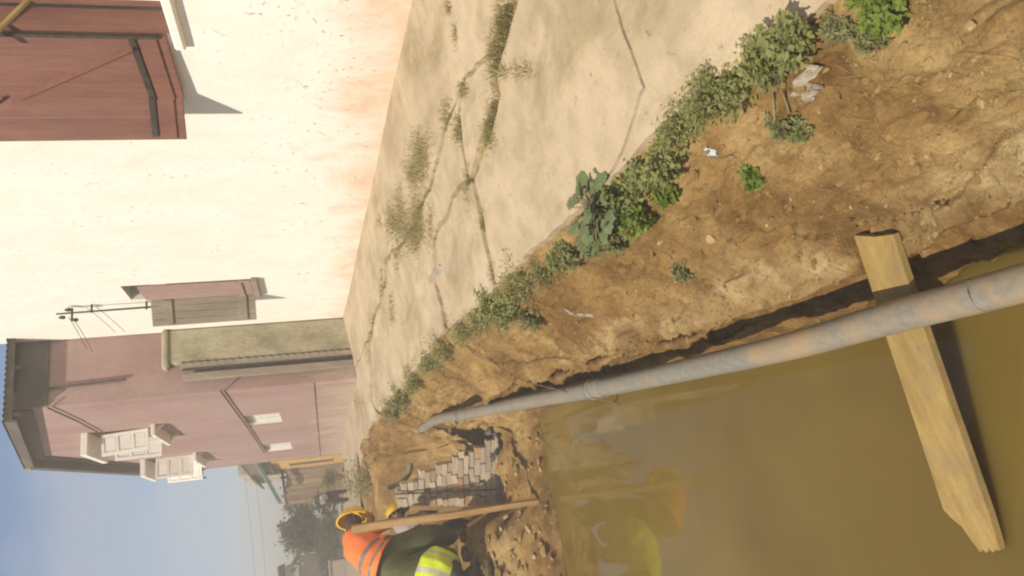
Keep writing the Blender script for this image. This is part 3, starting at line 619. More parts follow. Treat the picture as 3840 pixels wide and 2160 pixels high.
# small far window
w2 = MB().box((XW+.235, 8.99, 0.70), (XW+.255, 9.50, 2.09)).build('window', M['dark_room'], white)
MB().box((XW-.07, 8.93, 0.615), (XW+.10, 9.56, 0.688)).build('sill', M['grey_wood'], w2, bevel=0.008)
leaf = empty('shutter', (XW, 9.2, .7)); leaf.parent = white; leaf.location = Vector((XW, 9.2, .7))-white.location
for i in range(4): MB().box((XW-.028, 9.00+i*.123, 0.70), (XW-.004, 9.00+i*.123+.119, 1.93)).build('board', M['mauve_wood'], leaf, bevel=.003)
MB().box((XW-.046, 9.01, 0.80), (XW-.029, 9.485, 0.87)).build('batten', M['mauve_wood'], leaf)
leaf = empty('shutter', (XW, 9.55, .7)); leaf.parent = white; leaf.location = Vector((XW, 9.55, .7))-white.location
ax2 = Vector((-0.30, 0.13, 0)); n2v = Vector((-.13, -.30, 0)).normalized()
for i in range(4):
    c = Vector((XW-.01, 9.53, 1.29)) + ax2*((i+.5)/4); MB().obox(c, ax2*(0.243/2), n2v*.012, Vector((0, 0, .60))).build('board', M['grey_wood'], leaf, bevel=.003)
for zz in (0.84, 1.70):
    c = Vector((XW-.01, 9.53, zz)) + ax2*.5 + n2v*.023; MB().obox(c, ax2*.47, n2v*.010, Vector((0, 0, .05))).build('batten', M['grey_wood'], leaf, bevel=.003)
# drain line on the corner and crack bead
MB().tube([(XW-.02, 11.0, 1.85), (XW-.02, 11.0, 0.9), (XW-.02, 11.0, 0.65), (XW-.02, 11.01, -0.42)], 0.016, 6).build('corner_pipe', M['dark_iron'], white)
# service mast with insulators
mast = empty('service_mast', (3.0, 9.6, 1.85)); tag(mast, 'thin iron service mast on the cream wall above the small window', 'mast')
MB().tube([(3.02, 9.6, 1.70), (3.0, 9.59, 2.93)], [0.014, 0.010], 6).build('pole', M['dark_iron'], mast)
MB().bar((3.09, 9.6, 1.95), (2.99, 9.6, 1.95), .02, .02).build('bracket', M['dark_iron'], mast); MB().bar((3.09, 9.59, 2.55), (2.99, 9.59, 2.55), .02, .02).build('bracket', M['dark_iron'], mast)
MB().bar((2.90, 9.59, 2.76), (3.06, 9.59, 2.76), .02, .02).build('cross_arm', M['dark_iron'], mast)
for zz, xx in ((2.72, 2.91), (2.80, 3.04), (2.86, 2.95)): MB().tube([(xx, 9.58, zz-.03), (xx, 9.58, zz), (xx, 9.58, zz+.035)], [.018, .024, .012], 8).build('insulator', M['dark_iron'], mast)
for i, (a, b_) in enumerate((((2.92, 9.6, 2.74), (2.42, 14.5, 3.6)), ((2.96, 9.6, 2.80), (2.45, 14.5, 3.7)))):
    P_ = [Vector(a)+(Vector(b_)-Vector(a))*t - Vector((0, 0, 0.25*4*t*(1-t)))*0.6 for t in np.linspace(0, 1, 14)]
    # stops at the pink side wall
    P_ = [p for p in P_ if p.y < 11.07]
    w_ = MB().tube(P_, 0.004, 5).build('service_wire', M['wire']); tag(w_, ['lower', 'upper'][i] + ' dark wire running from the service mast to the pink house', 'wire', 'wires from the service mast')

# ------------------------------------------------------------------ the pink two storey house
XP = 2.2
pink = empty('pink_house', (XP, 16, -.53)); tag(pink, 'faded pink two storey house with white upper shutters and gable', 'house')
YN, YF = 11.08, 21.0
ops = [(13.60, 14.55, 2.64, 3.60), (17.74, 18.75, 2.64, 3.60), (13.42, 14.60, 0.66, 1.26), (17.47, 18.95, 0.66, 1.26)]
def zr(Y): return 5.165 - (15.54-Y)*0.2748 if Y < 15.54 else 5.165-(Y-15.54)*0.369
YS = 19.56
wall_open('wall', (XP, YN, -.75), (0, 1, 0), (0, 0, 1), (-1, 0, 0), YS-YN, 4.36, [(a-YN, b_-YN, c+.75, d_+.75) for a, b_, c, d_ in ops], 0.24, M['pink'], pink)
def prism_x(name, poly, x0, x1, mat, parent):
    B = MB(); n_ = len(poly); B.add([(x0, y, z) for y, z in poly]+[(x1, y, z) for y, z in poly], [tuple(range(n_)), tuple(range(2*n_-1, n_-1, -1))]+[(i, (i+1) % n_, n_+(i+1) % n_, n_+i) for i in range(n_)]); return B.build(name, mat, parent)
prism_x('gable', [(YN, 3.611), (YS, 3.611), (YS, zr(YS)-.055), (15.54, zr(15.54)-.06), (YN, zr(YN)-.06)], XP, XP+.24, M['pink'], pink)
prism_x('wall', [(YS+.001, -.75), (YF, -.75), (YF, zr(YF)-.06), (YS+.001, zr(YS)-.055)], XP, XP+.24, M['pink'], pink)
MB().box((XP+.242, YN, -.75), (8.2, YN+.24, 3.80)).build('side_wall', M['pink'], pink)
MB().box((XP+.242, YF-.24, -.75), (8.2, YF, 3.0)).build('side_wall', M['pink'], pink)
MB().box((7.96, YN+.242, -.75), (8.2, YF-.242, 3.0)).build('rear_wall', M['pink'], pink)
# corrugated roof
def corr(name, y0, z0, y1, z1, x0, x1, mat, parent, per=0.076, amp=0.010):
    n = int((x1-x0)/per*6); xs = np.linspace(x0, x1, n+1); a = np.sin((xs-x0)/per*2*math.pi)*amp; v = []; f = []
    ts = [0, .5, 1]
    for t in ts:
        for x, h in zip(xs, a): v.append((x, y0+(y1-y0)*t, z0+(z1-z0)*t+h))
    m_ = len(v)
    for t in ts:
        for x, h in zip(xs, a): v.append((x, y0+(y1-y0)*t, z0+(z1-z0)*t+h-.006))
    for k in range(2):
        for i in range(n):
            q = (k*(n+1)+i, k*(n+1)+i+1, (k+1)*(n+1)+i+1, (k+1)*(n+1)+i); f.append(q); f.append(tuple(m_+j for j in q[::-1]))
    for i in range(n): f.append((i, m_+i, m_+i+1, i+1)); f.append((2*(n+1)+i, 2*(n+1)+i+1, m_+2*(n+1)+i+1, m_+2*(n+1)+i))
    return mobj(name, np.array(v), f, mat, parent, True)
rf = corr('roof', 10.80, zr(10.80), 15.56, 5.175, 1.99, 8.4, M['roof_sheet'], pink)
corr('roof', 21.3, zr(21.3), 15.52, 5.165, 1.99, 8.4, M['roof_sheet'], pink)
for (ya, yb) in ((10.84, 15.5), (15.58, 21.28)):
    B = MB(); a = Vector((2.012, ya, zr(ya)-.085)); b_ = Vector((2.012, yb, zr(yb)-.085)); B.bar(a, b_, .03, .13); B.build('verge_board', M['fascia'], pink)
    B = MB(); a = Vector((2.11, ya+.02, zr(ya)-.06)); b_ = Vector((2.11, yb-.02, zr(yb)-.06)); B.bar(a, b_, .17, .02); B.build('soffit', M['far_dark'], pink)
MB().box((2.03, 10.84, 3.78), (8.3, 10.87, 3.86)).build('eave_board', M['roof_sheet'], pink)
MB().box((2.21, 11.045, 3.44), (8.1, 11.077, 3.80)).build('eave_shade_strip', M['fascia'], pink)  # added dark strip that deepens the eave's shadow on the side wall
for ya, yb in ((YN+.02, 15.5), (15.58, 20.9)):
    MB().bar((2.175, ya, zr(ya)-.19), (2.175, yb, zr(yb)-.19), .03, .24).build('verge_shade_band', M['far_dark'], pink)  # dark band standing in for the shade under the gable's roof edge
for i in range(9): MB().bar((2.1+i*.62, 10.89, 3.74), (2.1+i*.62, 11.07, 3.78), .05, .08).build('rafter_end', M['fascia'], pink)
MB().bar((1.96, 15.54, 5.12), (2.19, 15.54, 5.12), .06, .12).build('ridge_end', M['far_wall'], pink)
# floor line
MB().box((XP-.018, YN+.01, 0.055), (XP-.0015, YF, 0.085)).build('string_course', M['pink'], pink)
# upper windows
def panel_leaf(parent, hinge, along, z0, z1, tilt=0):
    lf = empty('shutter', hinge); lf.parent = parent; lf.location = Vector(hinge)-wloc(parent)
    along = Vector(along); w = along.length; ad = along.normalized(); nn = Vector((ad.y, -ad.x, 0))
    if nn.y > 0: nn = -nn
    up = (Vector((0, 0, 1))+ad*tilt).normalized(); ac = (ad - up*ad.dot(up)).normalized()
    o = Vector((hinge[0], hinge[1], z0)); H = z1-z0
    def bx(u0, u1, v0, v1, d0, d1, nm):
        c = o+ac*((u0+u1)/2)+up*((v0+v1)/2)+nn*((d0+d1)/2); MB().obox(c, ac*((u1-u0)/2), up*((v1-v0)/2), nn*((d1-d0)/2)).build(nm, M['white_paint'], lf, bevel=.0025)
    st = .055; bx(0, st, 0, H, 0, .03, 'stile'); bx(w-st, w, 0, H, 0, .03, 'stile')
    rails = [0, H*.335, H*.665, H]; hr = .045
    for i, r in enumerate(rails):
        a = max(0, r-hr/2) if i not in (0,) else 0; b_ = min(H, a+hr) if i < 3 else H
        if i == 3: a = H-hr
        bx(st+.0005, w-st-.0005, a, b_, .001, .029, 'rail')
    for i in range(3):
        a = rails[i]+hr*(.5 if i else 1)+.001; b_ = rails[i+1]-hr*(.5 if i < 2 else 1)-.001; bx(st+.006, w-st-.006, a+.006, b_-.006, .010, .020, 'panel')
    return lf
for k, (ya, yb) in enumerate(((13.60, 14.55), (17.74, 18.75))):
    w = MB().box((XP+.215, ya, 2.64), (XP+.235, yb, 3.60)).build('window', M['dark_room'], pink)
    MB().box((1.84, ya-.12, 3.605), (XP+.05, yb+.20, 3.70)).build('hood', M['white_paint'], w, bevel=.006)
    MB().box((2.02, ya-.32, 2.575), (XP+.06, yb+.14, 2.637)).build('sill', M['white_paint'], w, bevel=.005)
    for yy in (ya-.22, yb+.04):
        B = MB(); B.add([(XP-.002, yy, 2.575), (2.09, yy, 2.575), (XP-.002, yy, 2.45), (XP-.002, yy+.04, 2.575), (2.09, yy+.04, 2.575), (XP-.002, yy+.04, 2.45)], [(0, 1, 2), (5, 4, 3), (0, 3, 4, 1), (1, 4, 5, 2), (2, 5, 3, 0)]); B.build('bracket', M['white_paint'], w)
    if k == 0:
        panel_leaf(w, (XP-.005, 13.60, 2.70), (-.345, .02, 0), 2.74, 3.44, tilt=.06)
        panel_leaf(w, (XP-.005, 14.62, 2.70), (-.345, .03, 0), 2.72, 3.47)
    else:
        panel_leaf(w, (XP-.005, 17.74, 2.70), (-.43, -.03, 0), 2.68, 3.42)
        panel_leaf(w, (XP-.005, 18.8, 2.70), (-.40, .30, 0), 2.68, 3.42)
# lower windows with slatted panels
for (ya, yb) in ((13.42, 14.60), (17.47, 18.95)):
    w = MB().box((XP+.10, ya, .66), (XP+.12, yb, 1.26)).build('window', M['zinc'], pink)
    for i in range(8): MB().obox((XP+.085, (ya+yb)/2, .70+i*.062), (.008, 0, -.028), (0, (yb-ya)/2-.03, 0), (.004, 0, .003)).build('slat', M['white_paint'], w)
    MB().box((XP+.02, ya+.002, .662), (XP+.098, ya+.03, 1.258)).build('frame', M['white_paint'], w); MB().box((XP+.02, yb-.03, .662), (XP+.098, yb-.002, 1.258)).build('frame', M['white_paint'], w)
for a, b_, g in (((2.17, 11.0, 3.42), (2.17, 13.5, 3.43), 'upper'), ((2.17, 10.9, 1.29), (2.17, 18.6, 1.285), 'lower')):
    c_ = MB().tube([a, ((a[0]+b_[0])/2, (a[1]+b_[1])/2, a[2]-.02), b_], .012, 6).build('facade_cable', M['wire']); tag(c_, 'dark cable stapled along the pink facade, %s of two' % g, 'cable', 'cables along the pink facade')
c_ = MB().tube([(2.44, 11.055, 3.46), (2.45, 11.055, 3.0), (2.47, 11.055, 2.5)], .014, 6).build('facade_cable', M['wire']); tag(c_, 'short dark vertical cable under the eave of the pink side wall', 'cable')

# mossy gate wall, rusty sheet and post between the two houses
gw = empty('gate_wall', (2.85, 11.0, -.45)); tag(gw, 'mossy grey concrete wall stub between the cream and pink houses', 'wall')
B = MB(); B.box((2.60, 10.93, -.75), (3.085, 11.07, 1.94)); B.build('body', M['moss'], gw, bevel=.02)
B = MB(); B.box((2.53, 10.90, 1.945), (3.088, 11.075, 2.03)); B.build('coping', M['moss'], gw, bevel=.025)
cs = empty('leaning_sheet', (2.55, 10.95, -.5)); tag(cs, 'narrow corrugated iron sheet standing against the mossy wall stub', 'metal sheet')
v = []; f = []; n = 46
for k, zz in enumerate(np.linspace(-.55, 1.80, n)):
    a = .012*math.sin(k*math.pi); 
    for x, y in ((2.595+(.012 if k % 2 else -.004), 10.915), (2.515, 10.94), (2.515, 10.955), (2.595+(.012 if k % 2 else -.004), 10.93)): v.append((x, y, zz))
for k in range(n-1):
    for i in range(4): f.append((k*4+i, k*4+(i+1) % 4, (k+1)*4+(i+1) % 4, (k+1)*4+i))
mobj('sheet', v, f, M['grey_wood'], cs)
MB().box((2.50, 10.925, -.55), (2.516, 10.965, 1.78)).build('edge_rail', M['dark_iron'], cs)
po = MB().box((2.36, 10.93, -.62), (2.46, 11.03, 1.76)).build('gate_post', M['grey_wood'], bevel=.01); tag(po, 'weathered grey timber post beside the pink house corner', 'post')

# ------------------------------------------------------------------ pipe, board and plank
def z_pipe(Y): return float(interp(Y, [0.5, 1.5, 4.4, 8.5], [-2.0, -1.905, -1.615, -1.20]))
pp = []
for a in [(2560, 715), (2450, 745), (2240, 800), (2000, 868), (1750, 925), (1500, 978), (1300, 1015), (1180, 1040), (1100, 1055), (1060, 1080)]:
    r = pv(*a); y = 4.0
    for i in range(80):
        q = r*(z_pipe(y)/r.z); y = .5*y+.5*q.y
    pp.append(q)
pp.insert(0, pp[0]+(pp[0]-pp[2])*2.2)
def smooth_path(p, n):
    out = []
    for i in range(len(p)-1):
        p0, p1, p2, p3 = p[max(i-1, 0)], p[i], p[i+1], p[min(i+2, len(p)-1)]
        for k in range(n):
            t = k/n; out.append(0.5*((2*p1)+(p2-p0)*t+(2*p0-5*p1+4*p2-p3)*t*t+(3*p1-p0-3*p2+p3)*t**3))
    return out+[p[-1]]
sp_ = smooth_path(pp, 6)
pipe = empty('drain_pipe', pp[4]); tag(pipe, 'long grey plastic drain pipe lying along the trench bank', 'pipe')
MB().tube(sp_, .054, 24).build('barrel', M['pvc'], pipe, smooth=True)
def near_path(Y): return min(range(len(sp_)), key=lambda i: abs(sp_[i].y-Y))
i0 = near_path(4.25); a = sp_[i0]; d = (sp_[i0+1]-sp_[i0-1]).normalized()
MB().tube([a-d*.10, a-d*.095, a+d*.07, a+d*.075], [.055, .061, .061, .055], 24).build('socket', M['pvc'], pipe, smooth=True)
MB().tube([a+d*.03, a+d*.045], [.0655, .0655], 24).build('socket_rim', M['pvc'], pipe, smooth=True)
i1 = near_path(7.2); a2 = sp_[i1]; d2 = (sp_[i1+1]-sp_[i1-1]).normalized()
MB().tube([a2-d2*.08, a2-d2*.075, a2+d2*.07], [.055, .060, .060], 20).build('socket', M['pvc'], pipe, smooth=True)

A_ = Vector((.713, 1.98, -1.853)); B_ = Vector((-.32, 2.23, -2.115)); ld = (B_-A_).normalized(); cd = Vector((0, 0, 1)).cross(ld).normalized(); bn = ld.cross(cd).normalized()
if bn.z < 0: bn = -bn
def on_board(r): return r*(A_.dot(bn)/r.dot(bn))
ol = [(2148, 592), (2190, 720), (2230, 850), (2300, 1060), (2373, 1282), (2392, 1302), (2420, 1326), (2445, 1362), (2466, 1389), (2472, 1381), (2480, 1391), (2487, 1377), (2497, 1390), (2503, 1380), (2514, 1386), (2511, 1370), (2490, 1300), (2448, 1180), (2395, 1030), (2330, 842), (2288, 720), (2246, 590), (2200, 596)]
top = [on_board(pv(*a)) for a in ol]; nT = len(top)
bo = empty('wooden_board', A_); tag(bo, 'pale yellow wooden board bridging the bank and muddy water under the pipe', 'board')
o = mobj('plank', top+[p-bn*.026 for p in top], [tuple(range(nT)), tuple(range(2*nT-1, nT-1, -1))]+[(i, nT+i, nT+(i+1) % nT, (i+1) % nT) for i in range(nT)], M['timber'], bo)
bm = bmesh.new(); bm.from_mesh(o.data); bmesh.ops.recalc_face_normals(bm, faces=bm.faces[:]); bmesh.ops.triangulate(bm, faces=[f for f in bm.faces if len(f.verts) > 4]); bm.to_mesh(o.data); bm.free()
pb = on_z(pv(1378, 1250), WATER-.02); pt = on_y(pv(884, 1322), pb.y+.12)
ptl = on_y(pv(890, 1350), pb.y+.12)
pl = empty('standing_plank', pb); tag(pl, 'long brown plank standing upright at the far edge of the water', 'plank')
dz = (pt-pb).normalized(); sdx = Vector((1, -.55, 0)).normalized()
B = MB(); c = (pb+pt)/2; B.add([], [])
wv = [0.05, .055, .060, .066, .072, .078, .080]; tv = []
for i, w in enumerate(wv):
    t = i/(len(wv)-1); q = pb+(pt-pb)*t - dz*.0 + Vector((-.035, 0, 0))
    q += sdx*.006*math.sin(i*1.7)
    for a_, b2 in ((-1, -1), (1, -1), (1, 1), (-1, 1)): tv.append(q+sdx*(w/2)*a_+Vector((.55, 1, 0)).normalized()*.016*b2)
B.v = tv; n = len(wv)
for i in range(n-1):
    for k in range(4): B.f.append((i*4+k, i*4+(k+1) % 4, (i+1)*4+(k+1) % 4, (i+1)*4+k)); B.m.append(0)
B.f += [(3, 2, 1, 0), tuple((n-1)*4+k for k in range(4))]; B.m += [0, 0]
B.build('board', M['plank'], pl)

# loops of thin wire round the pipe
def wire_obj(pix, lift, label, mat=M['tan_wire'], r=.0035, group=None):
    P_ = []
    for a in pix:
        q = hit(pv(*a)); q = q - pv(*a).normalized()*lift; P_.append(q)
    o = MB().tube(smooth_path(P_, 6), r, 5).build('wire', mat); tag(o, label, 'wire', group); return o
wire_obj([(1172, 868), (1200, 895), (1250, 915), (1330, 915), (1395, 902), (1470, 915), (1530, 950)], .03, 'rusty wire lying across the bank down to the pipe socket')
sock = sp_[i0]
q0 = [hit(pv(*a)) for a in [(1172, 870), (1230, 905), (1310, 955)]]
pts_w = [q-pv(1230, 905).normalized()*.02 for q in q0]
for t in np.linspace(-.3, 3.6, 9): pts_w.append(sock - d*(.18-.05*t) + Vector((math.cos(t), 0, math.sin(t)))*.075*(-1) + Vector((-.02, 0, 0)))
o = MB().tube(smooth_path(pts_w, 5), .0035, 5).build('wire', M['tan_wire']); tag(o, 'thin wire looped around the pipe beside its socket', 'wire')

# ------------------------------------------------------------------ brick chamber in the pit
YB = 8.55
ch = empty('brick_chamber', (.45, YB+.1, -1.9)); tag(ch, 'unfinished chamber wall of stacked mortar smeared bricks in the pit', 'brick wall')
bmx = bmesh.new(); bmesh.ops.create_cube(bmx, size=1.0); bmesh.ops.bevel(bmx, geom=bmx.edges[:], offset=.05, segments=1, affect='EDGES')
brick_me = []
for k in range(3):
    me = bpy.data.meshes.new('brick'); b2 = bmx.copy()
    for vtx in b2.verts: vtx.co += Vector([random.uniform(-.045, .045) for _ in range(3)])
    b2.to_mesh(me); b2.free(); me.materials.append(M['brick']); brick_me.append(me)
me = brick_me[0].copy(); me.materials.clear(); me.materials.append(M['brick_red']); brick_red = me
course = .062; nco = 18; z0 = -1.86
tops = []
for i in range(nco):
    t = i/(nco-1); zc = z0+course*(i+.5)
    YBx = lambda x_: YB - .42*(x_-.45)
    xl_ = .15 + .12*t; xr_ = .86 - .36*t + .02*math.sin(i*2.1)
    if i > 12: xr_ -= .02
    x = xl_; k = 0
    first = True
    while x < xr_-.04:
        L = random.uniform(.15, .235) if not first else random.uniform(.10, .22)
        if x+L > xr_: L = max(.09, xr_-x)
        red = random.random() < .15
        o = bpy.data.objects.new('brick', brick_red if red else random.choice(brick_me)); link(o, ch)
        yo = YBx(x+L/2) + .010*random.uniform(-1, 1)
        zz = zc + random.uniform(-.004, .004) - (.05*(x-.3) if x > .42 else 0)
        o.location = Vector((x+L/2, yo+.055, zz)) - ch.location
        o.scale = (L-.006, .11, course*random.uniform(.88, .98)); o.rotation_euler = (random.uniform(-.03, .03), random.uniform(-.05, .05)+(.05 if x > .42 else -.05), random.uniform(-.05, .05)-.39)
        x += L*.925+.006; first = False
        if .36 < x < .44 and i < 13: x += random.uniform(.0, .03)
    tops.append((xl_, xr_))
B = MB(); B.add([(.17, YB+.137, -1.9), (.82, YB-.137, -1.9), (.46, YB+.014, z0+course*nco-.05), (.28, YB+.090, z0+course*nco-.05), (.17, YB+.32, -1.9), (.84, YB+.1, -1.9), (.49, YB+.22, z0+course*nco-.03), (.28, YB+.29, z0+course*nco-.03)],
      [(0, 1, 2, 3), (7, 6, 5, 4), (0, 4, 5, 1), (1, 5, 6, 2), (2, 6, 7, 3), (3, 7, 4, 0)]); B.build('mortar_core', M['mortar'], ch)
B = MB(); B.obox((.50, YB+.03, -1.942), (.40, -.168, 0), (.03, .075, 0), (0, 0, .08)); B.build('footing', M['mortar'], ch, bevel=.02)
rod = MB().tube([(.305, YB-.03, -1.84), (.40, YB+.0, -.73)], .008, 6).build('steel_rod', M['dark_iron']); tag(rod, 'thin dark steel rod leaning upright against the brick chamber', 'rod')
# board standing on edge on the left of the chamber
bl_ = MB().bar((.10, YB-.06, -1.80), (.235, YB-.02, -.88), .04, .09, up=(0, 1, 0)).build('form_board', M['plank']); tag(bl_, 'dark edge board propped along the left side of the brick chamber', 'board')
# dark plastic at the foot
def crumple(name, cx, cy, w, h, mat, label, cat, seed, lift=.02, amp=.03, rot=0, n=14):
    vs = []; fs = []
    for j in range(n):
        for i in range(n):
            u, v2 = i/(n-1)-.5, j/(n-1)-.5
            rr = 1+.35*float(fbm(u*2+seed, v2*2, 1.7, 3, seed))
            x = (u*w*math.cos(rot)-v2*h*math.sin(rot))*rr; y = (u*w*math.sin(rot)+v2*h*math.cos(rot))*rr
            X_, Y_ = cx+x, cy+y; vs.append((X_, Y_, drop(X_, Y_)+lift+amp*abs(float(fbm(X_*3, Y_*3, 5, 3, seed)))))
    for j in range(n-1):
        for i in range(n-1): fs.append((j*n+i, j*n+i+1, (j+1)*n+i+1, (j+1)*n+i))
    o = mobj(name, vs, fs, mat, smooth=True); sm = o.modifiers.new('thick', 'SOLIDIFY'); sm.thickness = .002; tag(o, label, cat); return o
crumple('plastic_sheet', .80, 8.42, .34, .22, M['tarp'], 'crumpled dark plastic sheet at the right foot of the brick chamber', 'plastic sheet', 4, .03, .10, .3)
q = hit(pv(2020, 205)); crumple('plastic_bag', q.x, q.y, .12, .026, M['film'], 'torn pale plastic bag lying on the bank near the plants', 'plastic bag', 9, .006, .03, 1.9)
q = hit(pv(1797, 383)); crumple('litter_scrap', q.x, q.y, .028, .035, M['blue_scrap'], 'tiny pale blue plastic scrap beside the plants', 'litter', 12, .006, .008, .4, 6)
q = hit(pv(1440, 790)); crumple('plastic_strip', q.x, q.y, .16, .035, M['film'], 'thin grey plastic strip half buried in the bank soil', 'litter', 15, .003, .008, 1.0, 8)
q = on_pave(pv(1095, 690)); o = crumple('plastic_strip', q.x, q.y, .05, .42, M['film'], 'long whitish plastic strip caught in the pavement crack', 'litter', 18, .012, .015, -.12, 10)
for vtx in o.data.vertices: vtx.co.z = float(z_pave(vtx.co.x, vtx.co.y)) + .008 + .006*math.sin(vtx.co.x*90)
# bent offcut of grey pipe
eb = [on_y(pv(*a), 8.95) for a in ((1032, 1166), (1030, 1185), (1022, 1200), (1008, 1214), (992, 1222), (975, 1226))]
eo = MB().tube(smooth_path(eb, 4), .030, 12).build('pipe_offcut', M['pvc'], smooth=True); tag(eo, 'short bent grey pipe offcut sticking out above the brick chamber', 'pipe')

# stones in the bank
IV2, IF2 = ico_template(2)
stones = [(2065, 415, 24, 'pale oval stone on the bank below the plants'), (1790, 600, 30, 'long tan stone half sunk in the bank middle'), (2330, 390, 26, 'brown stone beside the near bank slope'), (2440, 60, 30, 'flat yellowish stone at the near bank corner'), (2470, 260, 22, 'rounded brown stone on the near bank')]
more = [(2560, 170), (2270, 470), (2060, 280), (1990, 500), (1930, 565), (1855, 690), (1700, 705), (1660, 610), (1600, 730), (1500, 760), (2140, 520), (2480, 420), (2300, 250), (2390, 190), (1330, 1105), (1360, 1180), (1300, 1190), (1330, 1330), (1290, 1400), (1310, 1290), (1345, 1400), (1260, 1340), (1240, 1395), (1275, 1300)]
def stone(px, py, size, label, group=None):
    q = hit(pv(px, py)); dist = q.dot(_f); r = size*.5*3840/2576*dist/FPX
    rs_ = np.random.default_rng(px*31+py); n = np.sign(IV2)*np.abs(IV2)**rs_.uniform(.75, 1.3, 3)*(1+.9*np.array([float(fbm(a[0]*1.4+px, a[1]*1.4+a[2]*1.1, 1.1, 2, 5)) for a in IV2])[:, None])
    o = mobj('stone', n*np.array([r*rs_.uniform(.9, 1.5), r*rs_.uniform(.7, 1.1), r*.55]), IF2.tolist(), M['stone'], smooth=False); o.location = q+Vector((0, 0, r*.12)); o.rotation_euler = (random.uniform(-.3, .3), random.uniform(-.3, .3), random.uniform(0, 6))
    tag(o, label, 'stone', group)
for s_ in stones: stone(*s_)
for px, py in more: stone(px, py, random.uniform(7, 15) if px > 1400 else random.uniform(12, 26), 'small brown stone lying in the soil of the trench bank', 'small stones in the trench bank')

# ------------------------------------------------------------------ plants
def leaf_quad(c, dirv, nrm, L, W):
    side = dirv.cross(nrm).normalized(); n = nrm
    return [c, c+dirv*L*.45+side*W*.5+n*W*.12, c+dirv*L, c+dirv*L*.45-side*W*.5+n*W*.12]
def herb(px, py, size, mat, label, tall=.6, leafL=.028, dens=1.0, group='low plants along the pavement edge'):
    size *= 1.25 if px > 1350 else 1.6; base = hit(pv(px, py)); pq = on_pave(pv(px, py))
    if base.x > x_edge(base.y)-.02: base = pq
    dist = base.dot(_f); R_ = size*.5*3840/2576*dist/FPX
    t = empty('herb_plant', base); tag(t, label, 'plant', group)
    B = MB(); S_ = MB(); H = R_*tall*2
    ns = max(5, int(15*dens)); fe = (px+py) % 3; leafL = max((.020, .026, .023)[fe], .0042*dist); lw = (.36, .62, .48)[fe]
    rnd = random.Random(px*7+py)
    for i in range(ns):
        a = rnd.uniform(0, 6.283); rr = R_*math.sqrt(rnd.random())*.95; g = Vector((base.x+rr*math.cos(a)*.35, base.y+rr*math.sin(a)*.35, base.z-.02))
        tip = Vector((base.x+rr*math.cos(a), base.y+rr*math.sin(a)*1.1, base.z+H*rnd.uniform(.45, 1.0)*(1-.35*(rr/R_)**2)))
        mid = (g+tip)/2+Vector((0, 0, H*.12)); S_.tube([g, mid, tip], [.0035, .0028, .0016], 4, cap=False)
        nl = int(52*dens)
        for k in range(nl):
            s2 = rnd.uniform(.25, 1.05); p = g+(tip-g)*s2+Vector((rnd.gauss(0, 1), rnd.gauss(0, 1), rnd.gauss(0, .7)))*R_*.17
            if p.z < drop(p.x, p.y)-.0: p.z = max(p.z, drop(p.x, p.y)+.01)
            dv_ = Vector((rnd.gauss(0, 1), rnd.gauss(0, 1), rnd.gauss(.1, .45))).normalized(); nn = Vector((rnd.gauss(0, .5), rnd.gauss(0, .5), 1)).normalized()
            L = leafL*rnd.uniform(.6, 1.3); B.add(leaf_quad(p, dv_, nn, L, L*lw), [(0, 1, 2), (0, 2, 3)])
    B2 = mobj('foliage', B.v, B.f, mat, t); B2['kind'] = 'stuff'
    mobj('stems', S_.v, S_.f, M['stem'], t)
